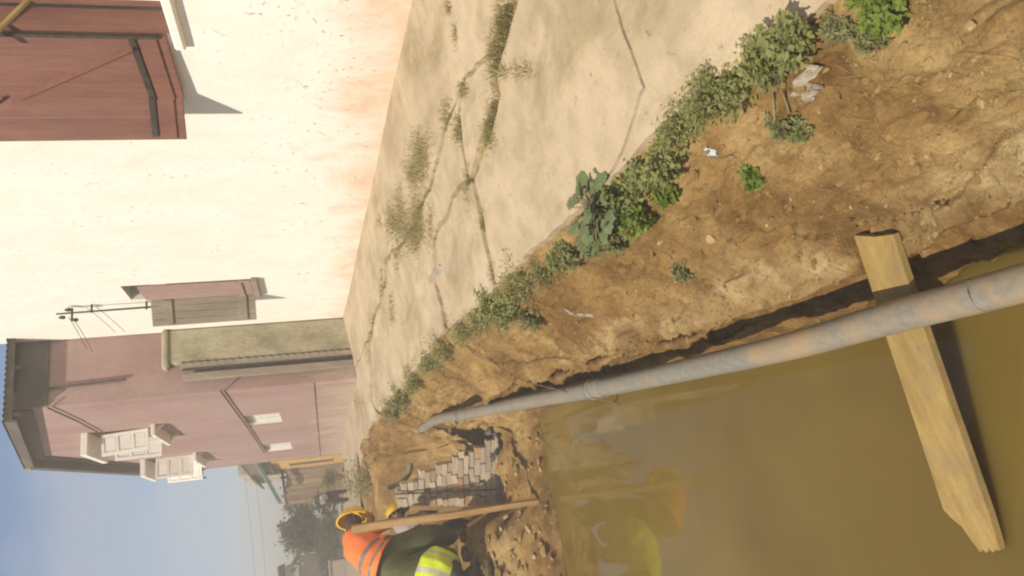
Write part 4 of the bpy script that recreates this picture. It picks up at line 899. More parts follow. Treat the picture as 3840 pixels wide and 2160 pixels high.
herbs = [
 (2235, 25, 95, 'leaf_light', 'yellow green weed at the near corner of the bank'), (2205, 90, 60, 'leaf_dull', 'small dull weed below the near corner weed'),
 (2015, 95, 120, 'leaf', 'feathery weed nearest the pavement corner, above the plastic bag'), (1925, 150, 90, 'leaf', 'bushy green weed beside the feathery weed near the plastic bag'),
 (1865, 225, 125, 'leaf', 'dense leafy weed above the bare twig on the near bank'), (1790, 250, 120, 'leaf', 'dense leafy weed spilling over the pavement edge'),
 (1735, 320, 110, 'leaf', 'bushy green weed above the pale blue scrap'), (1700, 395, 105, 'leaf', 'bushy green weed just right of the broad leaved plant'),
 (1640, 455, 100, 'leaf', 'green weed touching the broad leaved plant on its near side'), (1625, 545, 95, 'leaf_light', 'fresh yellow green weed below the broad leaved plant'),
 (1455, 640, 60, 'leaf_dull', 'thin dull weed just beyond the broad leaved plant'), (1380, 690, 75, 'leaf_dull', 'dusty low weed midway along the pavement edge'),
 (1330, 715, 100, 'leaf', 'feathery weed clump midway along the pavement edge'), (1290, 775, 95, 'leaf', 'feathery weed clump hanging down the bank midway'),
 (1175, 835, 55, 'leaf', 'green tuft above the wire ends'), (1130, 880, 80, 'leaf', 'green weed clump just beyond the wire ends'), (1060, 955, 60, 'leaf', 'small far weed clump at the pavement edge'),
 (1030, 1000, 60, 'leaf', 'farthest weed clump before the pit'), (2025, 330, 50, 'leaf', 'little lone weed on the bare bank'), (1905, 445, 40, 'leaf_light', 'tiny fresh weed on the bare bank'), (1985, 320, 34, 'leaf_dull', 'tiny dull weed under the bare twig'),
 (1720, 690, 34, 'leaf_dull', 'tiny pale weed in the middle of the bare bank'), (1590, 500, 80, 'leaf', 'green weed filling the gap beside the broad leaved plant'), (1560, 595, 70, 'leaf_dull', 'dusty weed under the broad leaved plant'), (1500, 610, 60, 'leaf_dull', 'thin dusty weed below the far side of the broad leaved plant'), (1420, 655, 60, 'leaf', 'small weed between the broad leaved plant and the midway clumps'), (1250, 770, 65, 'leaf', 'ragged weed just beyond the midway clumps'), (1215, 810, 60, 'leaf_dull', 'dusty weed between the midway clumps and the wire ends'), (1350, 800, 50, 'leaf_dull', 'sparse weed trailing down the bank below the midway clumps'), (1095, 915, 60, 'leaf', 'ragged weed between the far clumps'), (1000, 1030, 50, 'leaf_dull', 'dusty weed at the rim of the pit'), (1960, 175, 70, 'leaf_dull', 'dusty weed between the feathery weed and the bag'), (1690, 480, 60, 'leaf_light', 'fresh small weed below the dense weeds'), (2120, 70, 60, 'leaf_dull', 'sparse dusty weed between the near corner and the feathery weed'),
 (935, 1215, 80, 'leaf_dull', 'low green patch of weeds on the street by the workers')]
for h in herbs: herb(h[0], h[1], h[2], M[h[3]], h[4])
# broad leaved plant
bp = hit(pv(1530, 520)); t = empty('broad_leaved_plant', bp); tag(t, 'broad leaved plant with large blue green leaves at the pavement edge', 'plant')
rnd = random.Random(5); St = MB()
def lobed(L):
    n = 11; v = [(0, 0, 0)]
    for i in range(n):
        a = math.radians(-130+260*i/(n-1)); r = L*(.5+.16*math.cos(a)+.07*(1 if i % 2 else -1)); v.append((r*math.sin(a), L*.42+r*math.cos(a)*.95, .10*L*math.cos(a*1.3)-.04*L*(i % 2)))
    return v, [(0, i, i+1) for i in range(1, n)]
for k in range(62):
    a = rnd.uniform(0, 6.283); rr = .15*math.sqrt(rnd.random()); L = rnd.uniform(.042, .075)
    tip = bp+Vector((rr*math.cos(a)*.9, rr*math.sin(a)*1.2, .02+.13*(1-(rr/.19)**2)*rnd.uniform(.4, 1)))
    St.tube([bp+Vector((0, 0, -.01)), (bp+tip)/2+Vector((0, 0, .03)), tip], [.005, .004, .0025], 5, cap=False)
    v, f = lobed(L); me = bpy.data.meshes.new('leaf'); me.from_pydata(v, [], f); me.materials.append(M['leaf_blue'] if rnd.random() < .88 else M['leaf_light'])
    o = link(bpy.data.objects.new('leaf', me), t); o.location = tip-bp; o.rotation_euler = (rnd.uniform(-.6, .5), rnd.uniform(-.5, .5), a-math.pi/2+rnd.uniform(-.6, .6))
mobj('stems', St.v, St.f, M['stem'], t)
# dry twigs
for pix, lab in (([(1940, 215), (1945, 250), (1948, 300), (1946, 330)], 'bare pale twig hanging from the dense weeds'), ([(1955, 205), (1975, 250), (1985, 285)], 'second thinner twig hanging beside the pale twig'), ([(2150, 120), (2190, 108), (2240, 85)], 'dry stalk lying on the near bank below the weeds')):
    P_ = [hit(pv(*a))-pv(*a).normalized()*.015 for a in pix]; o = MB().tube(smooth_path(P_, 4), .004, 5).build('twig', M['stem']); tag(o, lab, 'twig')
# grass in the pavement joints: one uncountable mass
B = MB(); rnd = random.Random(11)
patch = [(1262, 60, 16, 60), (1240, 120, 14, 40), (1240, 165, 16, 30), (1310, 175, 40, 16), (1265, 180, 16, 14), (1165, 225, 12, 22), (1120, 290, 14, 40), (1060, 380, 30, 60), (1040, 430, 22, 40), (1150, 330, 8, 40), (1235, 300, 10, 50), (1235, 350, 16, 25), (1175, 470, 8, 40), (985, 560, 18, 45), (1005, 500, 12, 40), (1050, 540, 22, 60), (960, 700, 6, 50), (935, 810, 8, 50), (928, 880, 10, 50), (1122, 810, 4, 25), (1215, 560, 4, 30), (1240, 680, 5, 30), (955, 560, 6, 20), (900, 1010, 14, 40), (890, 1100, 14, 50), (1130, 20, 6, 8), (1145, 80, 4, 30), (1062, 400, 26, 80), (1010, 560, 26, 50), (1045, 590, 26, 45), (1085, 560, 10, 60), (918, 490, 5, 14), (1000, 640, 10, 40), (985, 780, 8, 50), (1225, 330, 14, 40)]
for cx, cy, sx, sy in patch:
    for k in range(int(80+sx*sy*(.95 if sx*sy > 700 else .35))):
        px, py = rnd.gauss(cx, sx*.5), rnd.gauss(cy, sy*.5); q = on_pave(pv(px, py))
        if q.y > 13 or q.x > 3.05: continue
        p = Vector((q.x, q.y, q.z-.02)); L = rnd.uniform(.018, .055); w = .0028+.0006*q.y*.5
        a = rnd.uniform(0, 6.283); dv_ = Vector((math.cos(a)*.7, math.sin(a)*.7, rnd.uniform(.35, 1))).normalized(); s2 = Vector((-math.sin(a), math.cos(a), 0))
        B.add([p-s2*w, p+s2*w, p+dv_*(L+.02)], [(0, 1, 2)], 0 if rnd.random() < .80 else 1)
o = mobj('joint_grass', B.v, B.f, [M['dry'], M['leaf_dull']], fm=B.m); tag(o, 'dry and green grass blades growing in the pavement cracks', 'grass', kind='stuff')
# straw and roots scattered on the bank
B = MB()
for k in range(230):
    y = 1.3+6*rnd.random()**1.4; x = rnd.uniform(float(x_edge(y))-.32, float(x_edge(y))-.03) if rnd.random() < .75 else rnd.uniform(float(x_lip(y))+.02, float(x_edge(y)))
    z = drop(x, y)+.006; a = rnd.uniform(0, 6.283); L = rnd.uniform(.02, .09); B.tube([(x, y, z), (x+L*math.cos(a)*.5, y+L*math.sin(a)*.5, z+rnd.uniform(0, .012)), (x+L*math.cos(a), y+L*math.sin(a), drop(x+L*math.cos(a), y+L*math.sin(a))+.004)], .0009, 3, cap=False)
o = mobj('straw_litter', B.v, B.f, M['dry']); tag(o, 'dry straw and rootlets scattered under the weeds on the bank', 'straw', kind='stuff')

# ------------------------------------------------------------------ workers
def person(label, joints, bones, vest=None, vest_bones=(), extra=None, vmat=None, rmat=None, stripes=(), group=None):
    names = [n for n in joints if n not in ('hem', 'rump')]; base = Vector(joints['pelvis'][0])
    me = bpy.data.meshes.new('tmp'); me.from_pydata([Vector(joints[n][0])-base for n in names], [(names.index(a), names.index(b_)) for a, b_, _ in bones], [])
    o = bpy.data.objects.new('tmp', me); ROOT.objects.link(o)
    sk = o.modifiers.new('skin', 'SKIN'); sk.use_smooth_shade = True
    sd = me.skin_vertices[0].data if len(me.skin_vertices) else None
    for i, n in enumerate(names):
        r = joints[n][1]; kq = .80 if vest and n in ('waist', 'chest', 'neckbase', 'shR', 'shL') else 1.0
        r = tuple(q*kq for q in r) if isinstance(r, tuple) else r*kq
        sd[i].radius = (r, r) if not isinstance(r, tuple) else r
        sd[i].use_root = (n == 'pelvis')
    ss = o.modifiers.new('sub', 'SUBSURF'); ss.levels = 2; ss.render_levels = 2
    bpy.context.view_layer.update()
    ev = o.evaluated_get(bpy.context.evaluated_depsgraph_get()); m2 = bpy.data.meshes.new_from_object(ev); m2.name = 'body'
    bpy.data.objects.remove(o)
    kinds = sorted({k for _, _, k in bones}); 
    for k in kinds: m2.materials.append(M[k])
    segs = [(Vector(joints[a][0])-base, Vector(joints[b_][0])-base, kinds.index(k), (a, b_)) for a, b_, k in bones]
    owner = []
    for p in m2.polygons:
        c = p.center; best = None
        for sgi, (a, b_, k, nm) in enumerate(segs):
            ab = b_-a; t = max(0, min(1, (c-a).dot(ab)/ab.length_squared)); dd = (a+ab*t-c).length
            if best is None or dd < best[0]: best = (dd, k, sgi, t)
        p.material_index = best[1]; p.use_smooth = True; owner.append((best[2], best[3]))
    t = empty('person', base); tag(t, label, 'person', group)
    body = bpy.data.objects.new('body', m2); link(body, t)
    if vest:
        P0 = [Vector(joints[n][0]) for n in vest_bones]; R0 = [joints[n][1] if isinstance(joints[n][1], tuple) else (joints[n][1],)*2 for n in vest_bones]
        ns = 40; n = 28; vs = []; fs = []; fm = []; L = len(P0)-1
        lat = Vector(vest).normalized()
        for j in range(ns+1):
            u = j/ns*L; i = min(int(u), L-1); f_ = u-i; p0, p1, p2, p3 = P0[max(i-1, 0)], P0[i], P0[i+1], P0[min(i+2, L)]
            c = 0.5*((2*p1)+(p2-p0)*f_+(2*p0-5*p1+4*p2-p3)*f_*f_+(3*p1-p0-3*p2+p3)*f_**3)
            tg = ((p2-p0)*(1-f_)+(p3-p1)*f_).normalized(); e1 = (lat-tg*lat.dot(tg)).normalized(); e2 = tg.cross(e1)
            ra = (R0[i][0]*(1-f_)+R0[i+1][0]*f_); rb = (R0[i][1]*(1-f_)+R0[i+1][1]*f_)
            for k in range(n):
                th = 2*math.pi*k/n; w_ = 1+.035*math.sin(5*th+j*.5)*(1-j/ns)+.02*math.sin(9*th+j*.3); vs.append(c+e1*math.cos(th)*ra*1.10*w_+e2*math.sin(th)*rb*1.10*w_)
        for j in range(ns):
            u = (j+.5)/ns*L
            for k in range(n): fs.append((j*n+k, j*n+(k+1) % n, (j+1)*n+(k+1) % n, (j+1)*n+k)); fm.append(1 if any(lo < u < hi for lo, hi in stripes) else 0)
        vo = mobj('vest', vs, fs, [vmat, rmat], t, True, fm); sm = vo.modifiers.new('thick', 'SOLIDIFY'); sm.thickness = .008; sm.offset = 1
    return t
def helmet(parent, c, up, fwd, r=.135):
    c, up, fwd = Vector(c), Vector(up).normalized(), Vector(fwd); fwd = (fwd-up*fwd.dot(up)).normalized(); sd = fwd.cross(up)
    h = empty('helmet', c); h.parent = parent; h.location = c-wloc(parent)
    B = MB(); n = 20; rings = 7
    for j in range(rings+1):
        a = j/rings*math.pi/2
        for i in range(n):
            t = 2*math.pi*i/n; rr = math.cos(a)*r; B.v.append(c+fwd*math.cos(t)*rr*1.16+sd*math.sin(t)*rr+up*math.sin(a)*r*.95)
    for j in range(rings):
        for i in range(n): B.f.append((j*n+i, j*n+(i+1) % n, (j+1)*n+(i+1) % n, (j+1)*n+i)); B.m.append(0)
    B.build('shell', M['helmet'], h, smooth=True)
    B = MB()
    for k, (q, dz_) in enumerate(((.99, 0), (1.12, -.006), (1.12, -.014), (.99, -.012))):
        for i in range(n):
            t = 2*math.pi*i/n; ex = q+(.20*max(0, math.cos(t))**2 if k in (1, 2) else 0); B.v.append(c+fwd*math.cos(t)*r*1.16*ex+sd*math.sin(t)*r*ex+up*dz_)
    for k in range(4):
        for i in range(n): B.f.append((k*n+i, k*n+(i+1) % n, ((k+1) % 4)*n+(i+1) % n, ((k+1) % 4)*n+i)); B.m.append(0)
    B.build('brim', M['helmet'], h, smooth=True)
    B = MB(); P_ = []
    for j in range(11):
        a = math.radians(15+150*j/10); P_.append(c+fwd*math.cos(a)*r*1.17+up*math.sin(a)*r*.97)
    B.tube(P_, .012, 6); B.build('ridge', M['helmet'], h, smooth=True)
def boots(parent, pts_, fwd):
    for p in pts_:
        p = Vector(p); f_ = Vector(fwd).normalized(); B = MB(); B.tube([p-f_*.08+Vector((0, 0, .03)), p-f_*.06+Vector((0, 0, .045)), p+f_*.05+Vector((0, 0, .045)), p+f_*.13+Vector((0, 0, .032)), p+f_*.17+Vector((0, 0, .028))], [.03, .046, .046, .038, .018], 10)
        B.build('boot', M['boot'], parent, smooth=True)
def hand(parent, wrist, dirv, side):
    wrist, dirv, side = Vector(wrist), Vector(dirv).normalized(), Vector(side).normalized(); n = dirv.cross(side)
    B = MB(); B.tube([wrist, wrist+dirv*.03, wrist+dirv*.09], [.026, .036, .034], 8)
    for i, (o_, L) in enumerate(((-.028, .065), (-.010, .078), (.009, .074), (.027, .058))):
        a = wrist+dirv*.085+side*o_; B.tube([a, a+dirv*L*.5+n*.008, a+dirv*L*.8+n*.03, a+dirv*L*.85+n*.05], [.0095, .009, .008, .006], 6)
    a = wrist+dirv*.03-side*.03; B.tube([a, a+dirv*.03-side*.025+n*.01, a+dirv*.055-side*.025+n*.03], [.012, .010, .007], 6)
    B.build('hand', M['skin'], parent, smooth=True)
def face(parent, c, fwd, up):
    c, fwd, up = Vector(c), Vector(fwd).normalized(), Vector(up).normalized(); sd = fwd.cross(up)
    for s_ in (-1, 1):
        B = MB(); p = c+fwd*.082+sd*.034*s_+up*.01; B.tube([p-fwd*.01, p, p+fwd*.008], [.010, .011, .003], 8); B.build('eye', M['eye'], parent, smooth=True)
        B = MB(); p = c+sd*.085*s_-fwd*.01; B.tube([p-up*.03, p, p+up*.03], [.008, .013, .010], 6); B.build('ear', M['skin'], parent, smooth=True)
    B = MB(); p = c+fwd*.085-up*.015; B.tube([p+up*.03, p+fwd*.018, p-up*.006], [.008, .014, .010], 8); B.build('nose', M['skin'], parent, smooth=True)
    B = MB(); p = c+fwd*.083-up*.055; B.tube([p-sd*.022, p+fwd*.004, p+sd*.022], [.004, .008, .004], 6); B.build('mouth', M['dark_cloth'], parent, smooth=True)
def sc(J, k): return {n: (tuple(c*k for c in v[0]), tuple(q*k for q in v[1]) if isinstance(v[1], tuple) else v[1]*k) for n, v in J.items()}
def s3(v, k): return tuple(c*k for c in v)
KA, KB = 1.075, 1.05
# bent worker in the orange vest
fA1 = drop(-.30*KA, 8.02*KA)/KA; fA2 = drop(-.12*KA, 8.22*KA)/KA
JA = {'hem': ((-.245, 8.0, -.53), (.225, .20)), 'pelvis': ((-.27, 7.98, -.58), (.20, .18)), 'waist': ((-.20, 8.03, -.44), (.185, .165)), 'chest': ((-.06, 8.14, -.31), (.18, .155)), 'neckbase': ((.055, 8.20, -.255), .105), 'neck': ((.10, 8.22, -.245), .068), 'head': ((.165, 8.27, -.265), .10), 'crown': ((.215, 8.31, -.275), .09),
      'hipL': ((-.36, 7.97, -.68), .155), 'kneeL': ((-.30, 7.95, -1.0), .13), 'ankL': ((-.31, 8.02, fA1+.12), .095), 'hipR': ((-.14, 8.02, -.68), .155), 'kneeR': ((-.07, 8.03, -1.0), .13), 'ankR': ((-.12, 8.20, fA2+.12), .095),
      'shR': ((.05, 8.05, -.38), .08), 'elR': ((.10, 8.04, -.58), .058), 'wrR': ((.12, 8.14, -.80), .036), 'shL': ((.0, 8.30, -.35), .08), 'elL': ((.10, 8.36, -.60), .055), 'wrL': ((.13, 8.30, -.80), .036)}
BA = [('pelvis', 'waist', 'green_cloth'), ('waist', 'chest', 'green_cloth'), ('chest', 'neckbase', 'green_cloth'), ('neckbase', 'neck', 'skin'), ('neck', 'head', 'skin'), ('head', 'crown', 'skin'), ('pelvis', 'hipL', 'green_cloth'), ('hipL', 'kneeL', 'green_cloth'), ('kneeL', 'ankL', 'green_cloth'), ('pelvis', 'hipR', 'green_cloth'), ('hipR', 'kneeR', 'green_cloth'), ('kneeR', 'ankR', 'green_cloth'),
      ('chest', 'shR', 'green_cloth'), ('shR', 'elR', 'dark_cloth'), ('elR', 'wrR', 'skin'), ('chest', 'shL', 'green_cloth'), ('shL', 'elL', 'dark_cloth'), ('elL', 'wrL', 'skin')]
pA = person('bent worker in orange vest, dark green trousers and yellow helmet', sc(JA, KA), [(a, b_, 'vest_orange' if (a, b_) in (('waist', 'chest'), ('chest', 'neckbase'), ('chest', 'shR'), ('chest', 'shL'), ('shR', 'elR')) else k) for a, b_, k in BA], (-.5, .85, .05), ['hem', 'waist', 'chest', 'neckbase'], vmat=M['vest_orange'], rmat=M['reflector'], stripes=((.35, .62), (1.02, 1.28)))
helmet(pA, s3((.185, 8.285, -.27), KA), (.80, .58, -.02), (.25, .1, -1), .15); face(pA, s3((.175, 8.27, -.28), KA), (.1, .05, -1), (.8, .55, .1)); hand(pA, s3((.12, 8.14, -.80), KA), (0, .15, -1), (1, .3, 0)); hand(pA, s3((.13, 8.30, -.80), KA), (0, -.1, -1), (1, -.3, 0)); boots(pA, [s3((-.31, 8.02, fA1), KA), s3((-.13, 8.20, fA2), KA)], (.5, .85, 0))
# worker down in the pit
fB = drop(.2, 9.4)/KB
JB = {'pelvis': ((-.14, 9.02, -1.12), (.14, .13)), 'waist': ((-.09, 9.0, -.98), .135), 'chest': ((.03, 8.96, -.83), (.16, .13)), 'neckbase': ((.12, 8.94, -.76), .085), 'neck': ((.155, 8.93, -.75), .06), 'head': ((.20, 8.92, -.79), .10), 'crown': ((.25, 8.91, -.76), .085),
      'hipL': ((-.20, 8.92, -1.2), .10), 'kneeL': ((-.06, 8.85, -1.42), .08), 'ankL': ((-.12, 8.9, fB+.1), .058), 'hipR': ((-.12, 9.1, -1.2), .10), 'kneeR': ((.02, 9.06, -1.42), .08), 'ankR': ((-.04, 9.1, fB+.1), .058),
      'shR': ((.08, 8.80, -.86), .07), 'elR': ((.14, 8.76, -1.06), .05), 'wrR': ((.20, 8.80, -1.22), .034), 'shL': ((.07, 9.1, -.86), .07), 'elL': ((.16, 9.12, -1.06), .05), 'wrL': ((.24, 9.0, -1.2), .034)}
BB = [(a, b_, {'green_cloth': 'lilac_cloth'}.get(k, k) if a in ('pelvis', 'waist', 'chest') and b_ in ('waist', 'chest', 'neckbase', 'shR', 'shL') else ('lilac_cloth' if k == 'dark_cloth' else ('dark_cloth' if k == 'green_cloth' else k))) for a, b_, k in BA]
pB = person('worker in lilac shirt and yellow helmet stooping in the pit behind the plank', sc(JB, KB), BB)
helmet(pB, s3((.225, 8.93, -.775), KB), (.8, .35, .35), (.4, .2, -.85), .115); face(pB, s3((.225, 8.92, -.765), KB), (.5, -.05, -.85), (.85, 0, .5)); hand(pB, s3((.20, 8.80, -1.22), KB), (.2, .1, -1), (1, .3, 0)); hand(pB, s3((.24, 9.0, -1.2), KB), (.2, -.1, -1), (1, -.3, 0)); boots(pB, [s3((-.12, 8.9, fB), KB), s3((-.04, 9.1, fB), KB)], (1, -.1, 0))
# crouching worker in the yellow vest, mostly outside the picture
fC = drop(-.62, 8.2)
JC = {'pelvis': ((-.50, 8.26, -1.17), (.17, .16)), 'waist': ((-.64, 8.25, -1.10), .16), 'chest': ((-.84, 8.22, -1.06), (.17, .15)), 'neckbase': ((-.98, 8.20, -1.04), .09), 'neck': ((-1.03, 8.19, -1.05), .06), 'head': ((-1.11, 8.18, -1.08), .10), 'crown': ((-1.18, 8.17, -1.08), .085),
      'hipL': ((-.52, 8.16, -1.25), .11), 'kneeL': ((-.74, 8.08, -1.36), .085), 'ankL': ((-.58, 8.12, fC+.10), .06), 'hipR': ((-.52, 8.36, -1.25), .11), 'kneeR': ((-.74, 8.40, -1.36), .085), 'ankR': ((-.58, 8.38, fC+.10), .06),
      'shR': ((-.90, 8.36, -1.10), .075), 'elR': ((-.95, 8.40, -1.30), .052), 'wrR': ((-1.0, 8.34, -1.42), .034), 'shL': ((-.90, 8.08, -1.10), .075), 'elL': ((-.96, 8.02, -1.30), .05), 'wrL': ((-1.0, 8.08, -1.42), .034)}
JC = {n: ((v[0][0]+.13, v[0][1], v[0][2]+(.07 if not n.startswith('ank') else 0)), v[1]) for n, v in JC.items()}
JC['rump'] = ((-.255, 8.27, -1.17), (.13, .12)); JC['pelvis'] = (JC['pelvis'][0], (.20, .19)); JC['waist'] = (JC['waist'][0], .19)
pC = person('crouching worker in bright yellow vest with pale bands beside the water', JC, [(a, b_, 'vest_yellow' if (a, b_) in (('pelvis', 'waist'), ('waist', 'chest'), ('chest', 'neckbase'), ('chest', 'shR'), ('chest', 'shL')) else ('dark_cloth' if k == 'green_cloth' else k)) for a, b_, k in BA], (0, 1, 0), ['rump', 'pelvis', 'waist', 'chest', 'neckbase'], vmat=M['vest_yellow'], rmat=M['reflector_pale'], stripes=((.35, .62), (1.45, 1.8)))
helmet(pC, (-1.04, 8.17, -1.00), (-.95, 0, .25), (-.2, 0, -1), .135); face(pC, (-.99, 8.18, -1.02), (-.2, 0, -1), (-1, 0, .2)); hand(pC, (-.87, 8.34, -1.35), (-.1, 0, -1), (0, 1, 0)); hand(pC, (-.87, 8.08, -1.35), (-.1, 0, -1), (0, 1, 0)); boots(pC, [(-.45, 8.12, drop(-.45, 8.12)), (-.45, 8.38, drop(-.45, 8.38))], (-1, 0, 0))

# ------------------------------------------------------------------ beyond the pink house
och = empty('ochre_annex', (2.25, 22, -.5)); tag(och, 'low ochre walled annex just past the pink house', 'building')
MB().box((2.18, 21.02, -.7), (5.5, 23.2, 1.30)).build('wall', M['ochre'], och)
MB().box((2.05, 21.32, 1.302), (5.6, 23.3, 1.36)).build('roof', M['far_dark'], och)
MB().box((2.172, 21.9, -.3), (2.178, 22.5, 0.9)).build('door', M['far_dark'], och)
fen = empty('board_fence', (1.8, 24, -.45)); tag(fen, 'tall fence of vertical weathered boards across the street end', 'fence')
x = 1.22; k = 0
while x < 2.45:
    w = random.uniform(.11, .17); h = 1.02+.10*random.random()
    o = MB().box((x, 24+.012*(k % 2), -.55), (x+w-.008, 24.03+.012*(k % 2), h)).build('board', M['fence'], fen); x += w; k += 1
for zz in (-.1, .75): MB().box((1.22, 24.05, zz), (2.5, 24.10, zz+.08)).build('rail', M['far_dark'], fen)
shed = empty('lean_to_shed', (2.3, 26, -.45)); tag(shed, 'open timber shed with pale sheet roof behind the board fence', 'shed')
for xx in (1.45, 2.0, 2.7): MB().box((xx, 24.3, -.6), (xx+.08, 24.38, 1.25)).build('post', M['fence'], shed)
MB().box((1.4, 27, -.6), (4.2, 27.1, 1.2)).build('rear_wall', M['far_dark'], shed)
B = MB(); B.obox((2.02, 25.4, 1.66), (.62, 0, .30), (0, 1.6, 0), (-.012, 0, .022)); B.build('roof', M['zinc'], shed)
B = MB(); B.obox((2.85, 25.5, 2.05), (.30, 0, .14), (0, 1.6, 0), (-.01, 0, .02)); B.build('roof', M['zinc'], shed)
B = MB(); B.bar((1.28, 23.72, 1.26), (2.75, 23.72, 1.96), .04, .09); B.build('barge_board', M['teal'], shed)
B = MB(); B.bar((1.30, 24.2, 1.12), (2.6, 24.2, 1.22), .05, .07); B.build('beam', M['far_dark'], shed)
up1 = on_y(pv(575, 1166), 26.0); up2 = on_y(pv(640, 1202), 26.0)
fr = empty('far_roofed_house', (2.6, 27, -.5)); tag(fr, 'far grey gabled house showing just past the pink house', 'house')
MB().box((up2.x+.12, 26.0, -.6), (5.5, 30, up1.z-.28)).build('wall', M['far_wall'], fr)
B = MB(); B.bar((up2.x, 27.9, up2.z+.02), (up1.x+1.6, 27.9, up1.z+.35), 4.2, .05, up=(0, 1, 0)); B.v = []; B.f = []; B.m = []
B.obox(((up2.x+up1.x)/2+.35, 27.9, (up1.z+up2.z)/2+.10), ((up1.x-up2.x)/2+.45, 0, (up1.z-up2.z)/2+.10), (0, 2.1, 0), (-.01, 0, .03)); B.build('roof', M['far_dark'], fr)
# motorcycle
mc = empty('motorcycle', (1.05, 19.6, -.5)); tag(mc, 'dark motorcycle parked on the street before the board fence', 'motorcycle')
g0 = -.50; mx, my = 1.02, 19.6
def wheel(cx, cy, r):
    w = MB(); P_ = []
    for i in range(17):
        a = 2*math.pi*i/16; P_.append((cx+.10*math.cos(a)*r, cy+math.cos(a)*r, g0+r+math.sin(a)*r))
    wo = MB().tube(P_, .045, 8, cap=False).build('wheel', M['rubber'], mc, smooth=True); MB().tube([(cx-.04, cy, g0+r), (cx+.04, cy, g0+r)], .07, 10).build('hub', M['dark_iron'], wo)
wheel(mx-.1, my-.45, .22); wheel(mx+.15, my+.5, .22)
MB().tube([(mx-.05, my-.2, g0+.5), (mx, my, g0+.55), (mx+.05, my+.15, g0+.5)], [.06, .12, .07], 10).build('fuel_tank', M['blue_scrap'], mc, smooth=True)
MB().tube([(mx+.05, my+.15, g0+.53), (mx+.08, my+.35, g0+.55), (mx+.14, my+.6, g0+.58)], [.05, .08, .05], 8).build('seat', M['rubber'], mc, smooth=True)
MB().tube([(mx-.02, my-.1, g0+.28), (mx+.03, my+.15, g0+.3)], .13, 8).build('engine', M['dark_iron'], mc)
MB().tube([(mx-.1, my-.45, g0+.22), (mx-.06, my-.28, g0+.62)], .03, 6).build('fork', M['dark_iron'], mc); MB().tube([(mx-.32, my-.2, g0+.66), (mx-.06, my-.28, g0+.64), (mx+.2, my-.2, g0+.66)], .018, 6).build('handlebar', M['dark_iron'], mc)
MB().tube([(mx-.08, my-.36, g0+.56), (mx-.07, my-.30, g0+.56)], [.06, .075], 10).build('headlight', M['film'], mc)
# the tree and bushes
def tree(label, c, rad, nl, L, mat, trunk, seed, name='tree', cat='tree'):
    rnd = random.Random(seed); c = Vector(c); t = empty(name, trunk[0]); tag(t, label, cat)
    B = MB(); S_ = MB(); clumps = []
    for i in range(38):
        a = rnd.uniform(0, 6.283); e = rnd.uniform(-.7, 1); rr = rnd.uniform(.35, .95); p = Vector((math.cos(a)*math.sqrt(1-e*e)*rad[0]*rr, math.sin(a)*math.sqrt(1-e*e)*rad[1]*rr, e*rad[2]*rr)); clumps.append((c+p, rnd.uniform(.16, .34)*rad[0]))
        if i % 3 == 0: S_.tube([trunk[1], (Vector(trunk[1])+c+p)/2+Vector((0, 0, .05)), c+p], [.05, .03, .012], 5, cap=False)
    S_.tube([trunk[0], (Vector(trunk[0])+Vector(trunk[1]))/2+Vector((.04, 0, 0)), trunk[1]], [.09, .075, .06], 8)
    for k in range(nl):
        cc, r = rnd.choice(clumps); p = cc+Vector((rnd.gauss(0, 1), rnd.gauss(0, 1), rnd.gauss(0, .8)))*r*.55
        dv_ = Vector((rnd.gauss(0, 1), rnd.gauss(0, 1), rnd.gauss(0, .6))).normalized(); nn = Vector((rnd.gauss(0, .7), rnd.gauss(0, .7), 1)).normalized(); l2 = L*rnd.uniform(.6, 1.3)
        B.add(leaf_quad(p, dv_, nn, l2, l2*.55), [(0, 1, 2), (0, 2, 3)])
    o = mobj('crown', B.v, B.f, mat, t); o['kind'] = 'stuff'
    mobj('trunk', S_.v, S_.f, M['bark'], t)
tree('round leafy tree standing alone beyond the street', (.52, 30, .66), (1.02, .9, 1.0), 9500, .115, M['leaf_tree'], ((.35, 30, -.6), (.45, 30, .1)), 3)
tree('dark bush at the foot of the lone tree', (.25, 28.6, -.12), (.75, .5, .44), 3000, .09, M['leaf_tree'], ((.25, 28.6, -.6), (.25, 28.6, -.3)), 4, 'bush', 'bush')
tree('low bush growing along the foot of the board fence', (1.75, 23.5, -.2), (.40, .25, .34), 1100, .06, M['leaf_dull'], ((1.75, 23.5, -.55), (1.75, 23.5, -.3)), 5, 'bush', 'bush')
tree('pale bush between the board fence and the tree', (1.40, 25.2, .75), (.22, .3, .5), 700, .06, M['leaf_dull'], ((1.4, 25.2, -.55), (1.4, 25.2, .3)), 6, 'bush', 'bush')
tree('dark hedge bush left of the lone tree', (-.75, 31, -.05), (.75, .5, .5), 2000, .08, M['leaf_tree'], ((-.7, 31, -.6), (-.7, 31, -.3)), 8, 'bush', 'bush')
tree('leafy shrub behind the motorcycle', (1.05, 22.6, -.02), (.34, .3, .42), 1500, .07, M['leaf_tree'], ((1.05, 22.6, -.55), (1.05, 22.6, -.3)), 21, 'bush', 'bush')
tree('tall greyish tree peeping over the shed roof', (1.75, 31, 1.0), (.7, .6, .62), 2400, .10, M['leaf_tree'], ((1.75, 31, -.6), (1.75, 31, .5)), 22)
tree('dark scrub between the hut and the lone tree', (-.25, 32.5, .0), (.7, .5, .55), 2200, .09, M['leaf_tree'], ((-.25, 32.5, -.6), (-.25, 32.5, -.3)), 23, 'bush', 'bush')
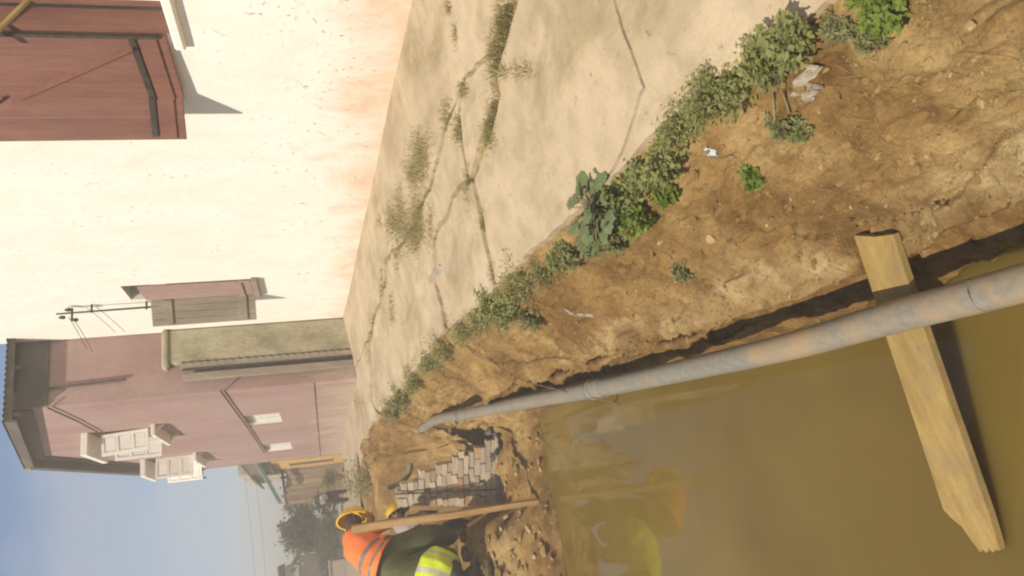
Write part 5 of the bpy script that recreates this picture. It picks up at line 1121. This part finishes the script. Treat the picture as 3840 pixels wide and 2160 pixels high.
# far house on the left
fh = empty('far_house', (-1.6, 39, -.6)); tag(fh, 'far pale house with dark roof at the left edge', 'house')
MB().box((-4.2, 38, -.7), (-.42, 43, 1.35)).build('wall', M['far_dark'], fh)
MB().box((-4.1, 37.97, 1.352), (-.75, 42.9, 1.95)).build('upper_wall', M['far_wall'], fh)
MB().box((-1.02, 37.94, 1.50), (-.88, 37.968, 1.68)).build('window', M['dark_room'], fh); MB().box((-.80, 37.96, 1.1), (-.68, 37.995, 1.25)).build('window', M['film'], fh)
B = MB(); B.obox((-.50, 40.4, 1.52), (.34, 0, -.20), (0, 2.7, 0), (.02, 0, .035)); B.obox((-2.6, 40.4, 2.12), (1.9, 0, .12), (0, 2.7, 0), (-.01, 0, .03)); B.build('roof', M['roof_sheet'], fh)
hut = empty('wooden_hut', (-.2, 34, -.6)); tag(hut, 'small dark wooden hut between the tree and the far house', 'hut')
MB().box((-.95, 34, -.7), (.02, 35.4, .38)).build('wall', M['far_dark'], hut); B = MB(); B.obox((-.45, 34.7, .44), (.62, 0, .05), (0, .9, 0), (-.003, 0, .03)); B.build('roof', M['roof_sheet'], hut); MB().box((-.02, 33.97, .48), (.10, 34.1, .66)).build('chimney', M['far_wall'], hut)
lw = empty('low_wall', (-1.0, 29, -.6)); tag(lw, 'low pale wall at the left edge behind the workers', 'wall'); MB().box((-2.6, 29, -.75), (-.62, 29.2, -.02)).build('body', M['far_wall'], lw); MB().box((-2.65, 28.96, -.018), (-.58, 29.24, .04)).build('coping', M['far_wall'], lw)
for i, (za, zb) in enumerate(((2.35, 3.3), (2.05, 2.9))):
    P_ = [Vector((-9+t*11.6, 33-t*8, zb+(za-zb)*t-.35*4*t*(1-t))) for t in np.linspace(0, 1, 14)]
    o = MB().tube(P_, .004, 4).build('overhead_wire', M['wire']); tag(o, ['higher', 'lower'][i] + ' thin overhead wire crossing the sky beyond the pink house', 'wire', 'overhead wires')

# ------------------------------------------------------------------ dusty morning air
hz = MB().box((-405, -65, -4.2), (405, 705, 6.7)).build('haze', None); hz.data.materials.clear()
hm = bpy.data.materials.new('haze_air'); hm.use_nodes = True; hn = hm.node_tree.nodes
for n in list(hn): hn.remove(n)
ho = hn.new('ShaderNodeOutputMaterial'); hv = hn.new('ShaderNodeVolumePrincipled'); hv.inputs['Density'].default_value = 0.016; hv.inputs['Color'].default_value = (0.95, 0.89, 0.78, 1)
hm.node_tree.links.new(hv.outputs['Volume'], ho.inputs['Volume']); hz.data.materials.append(hm); tag(hz, kind='stuff')
# ------------------------------------------------------------------ lift everything so that the water lies at z = 0
for o in bpy.data.objects:
    if o.parent is None and o is not cam and o is not sun_o: o.location.z += LIFT
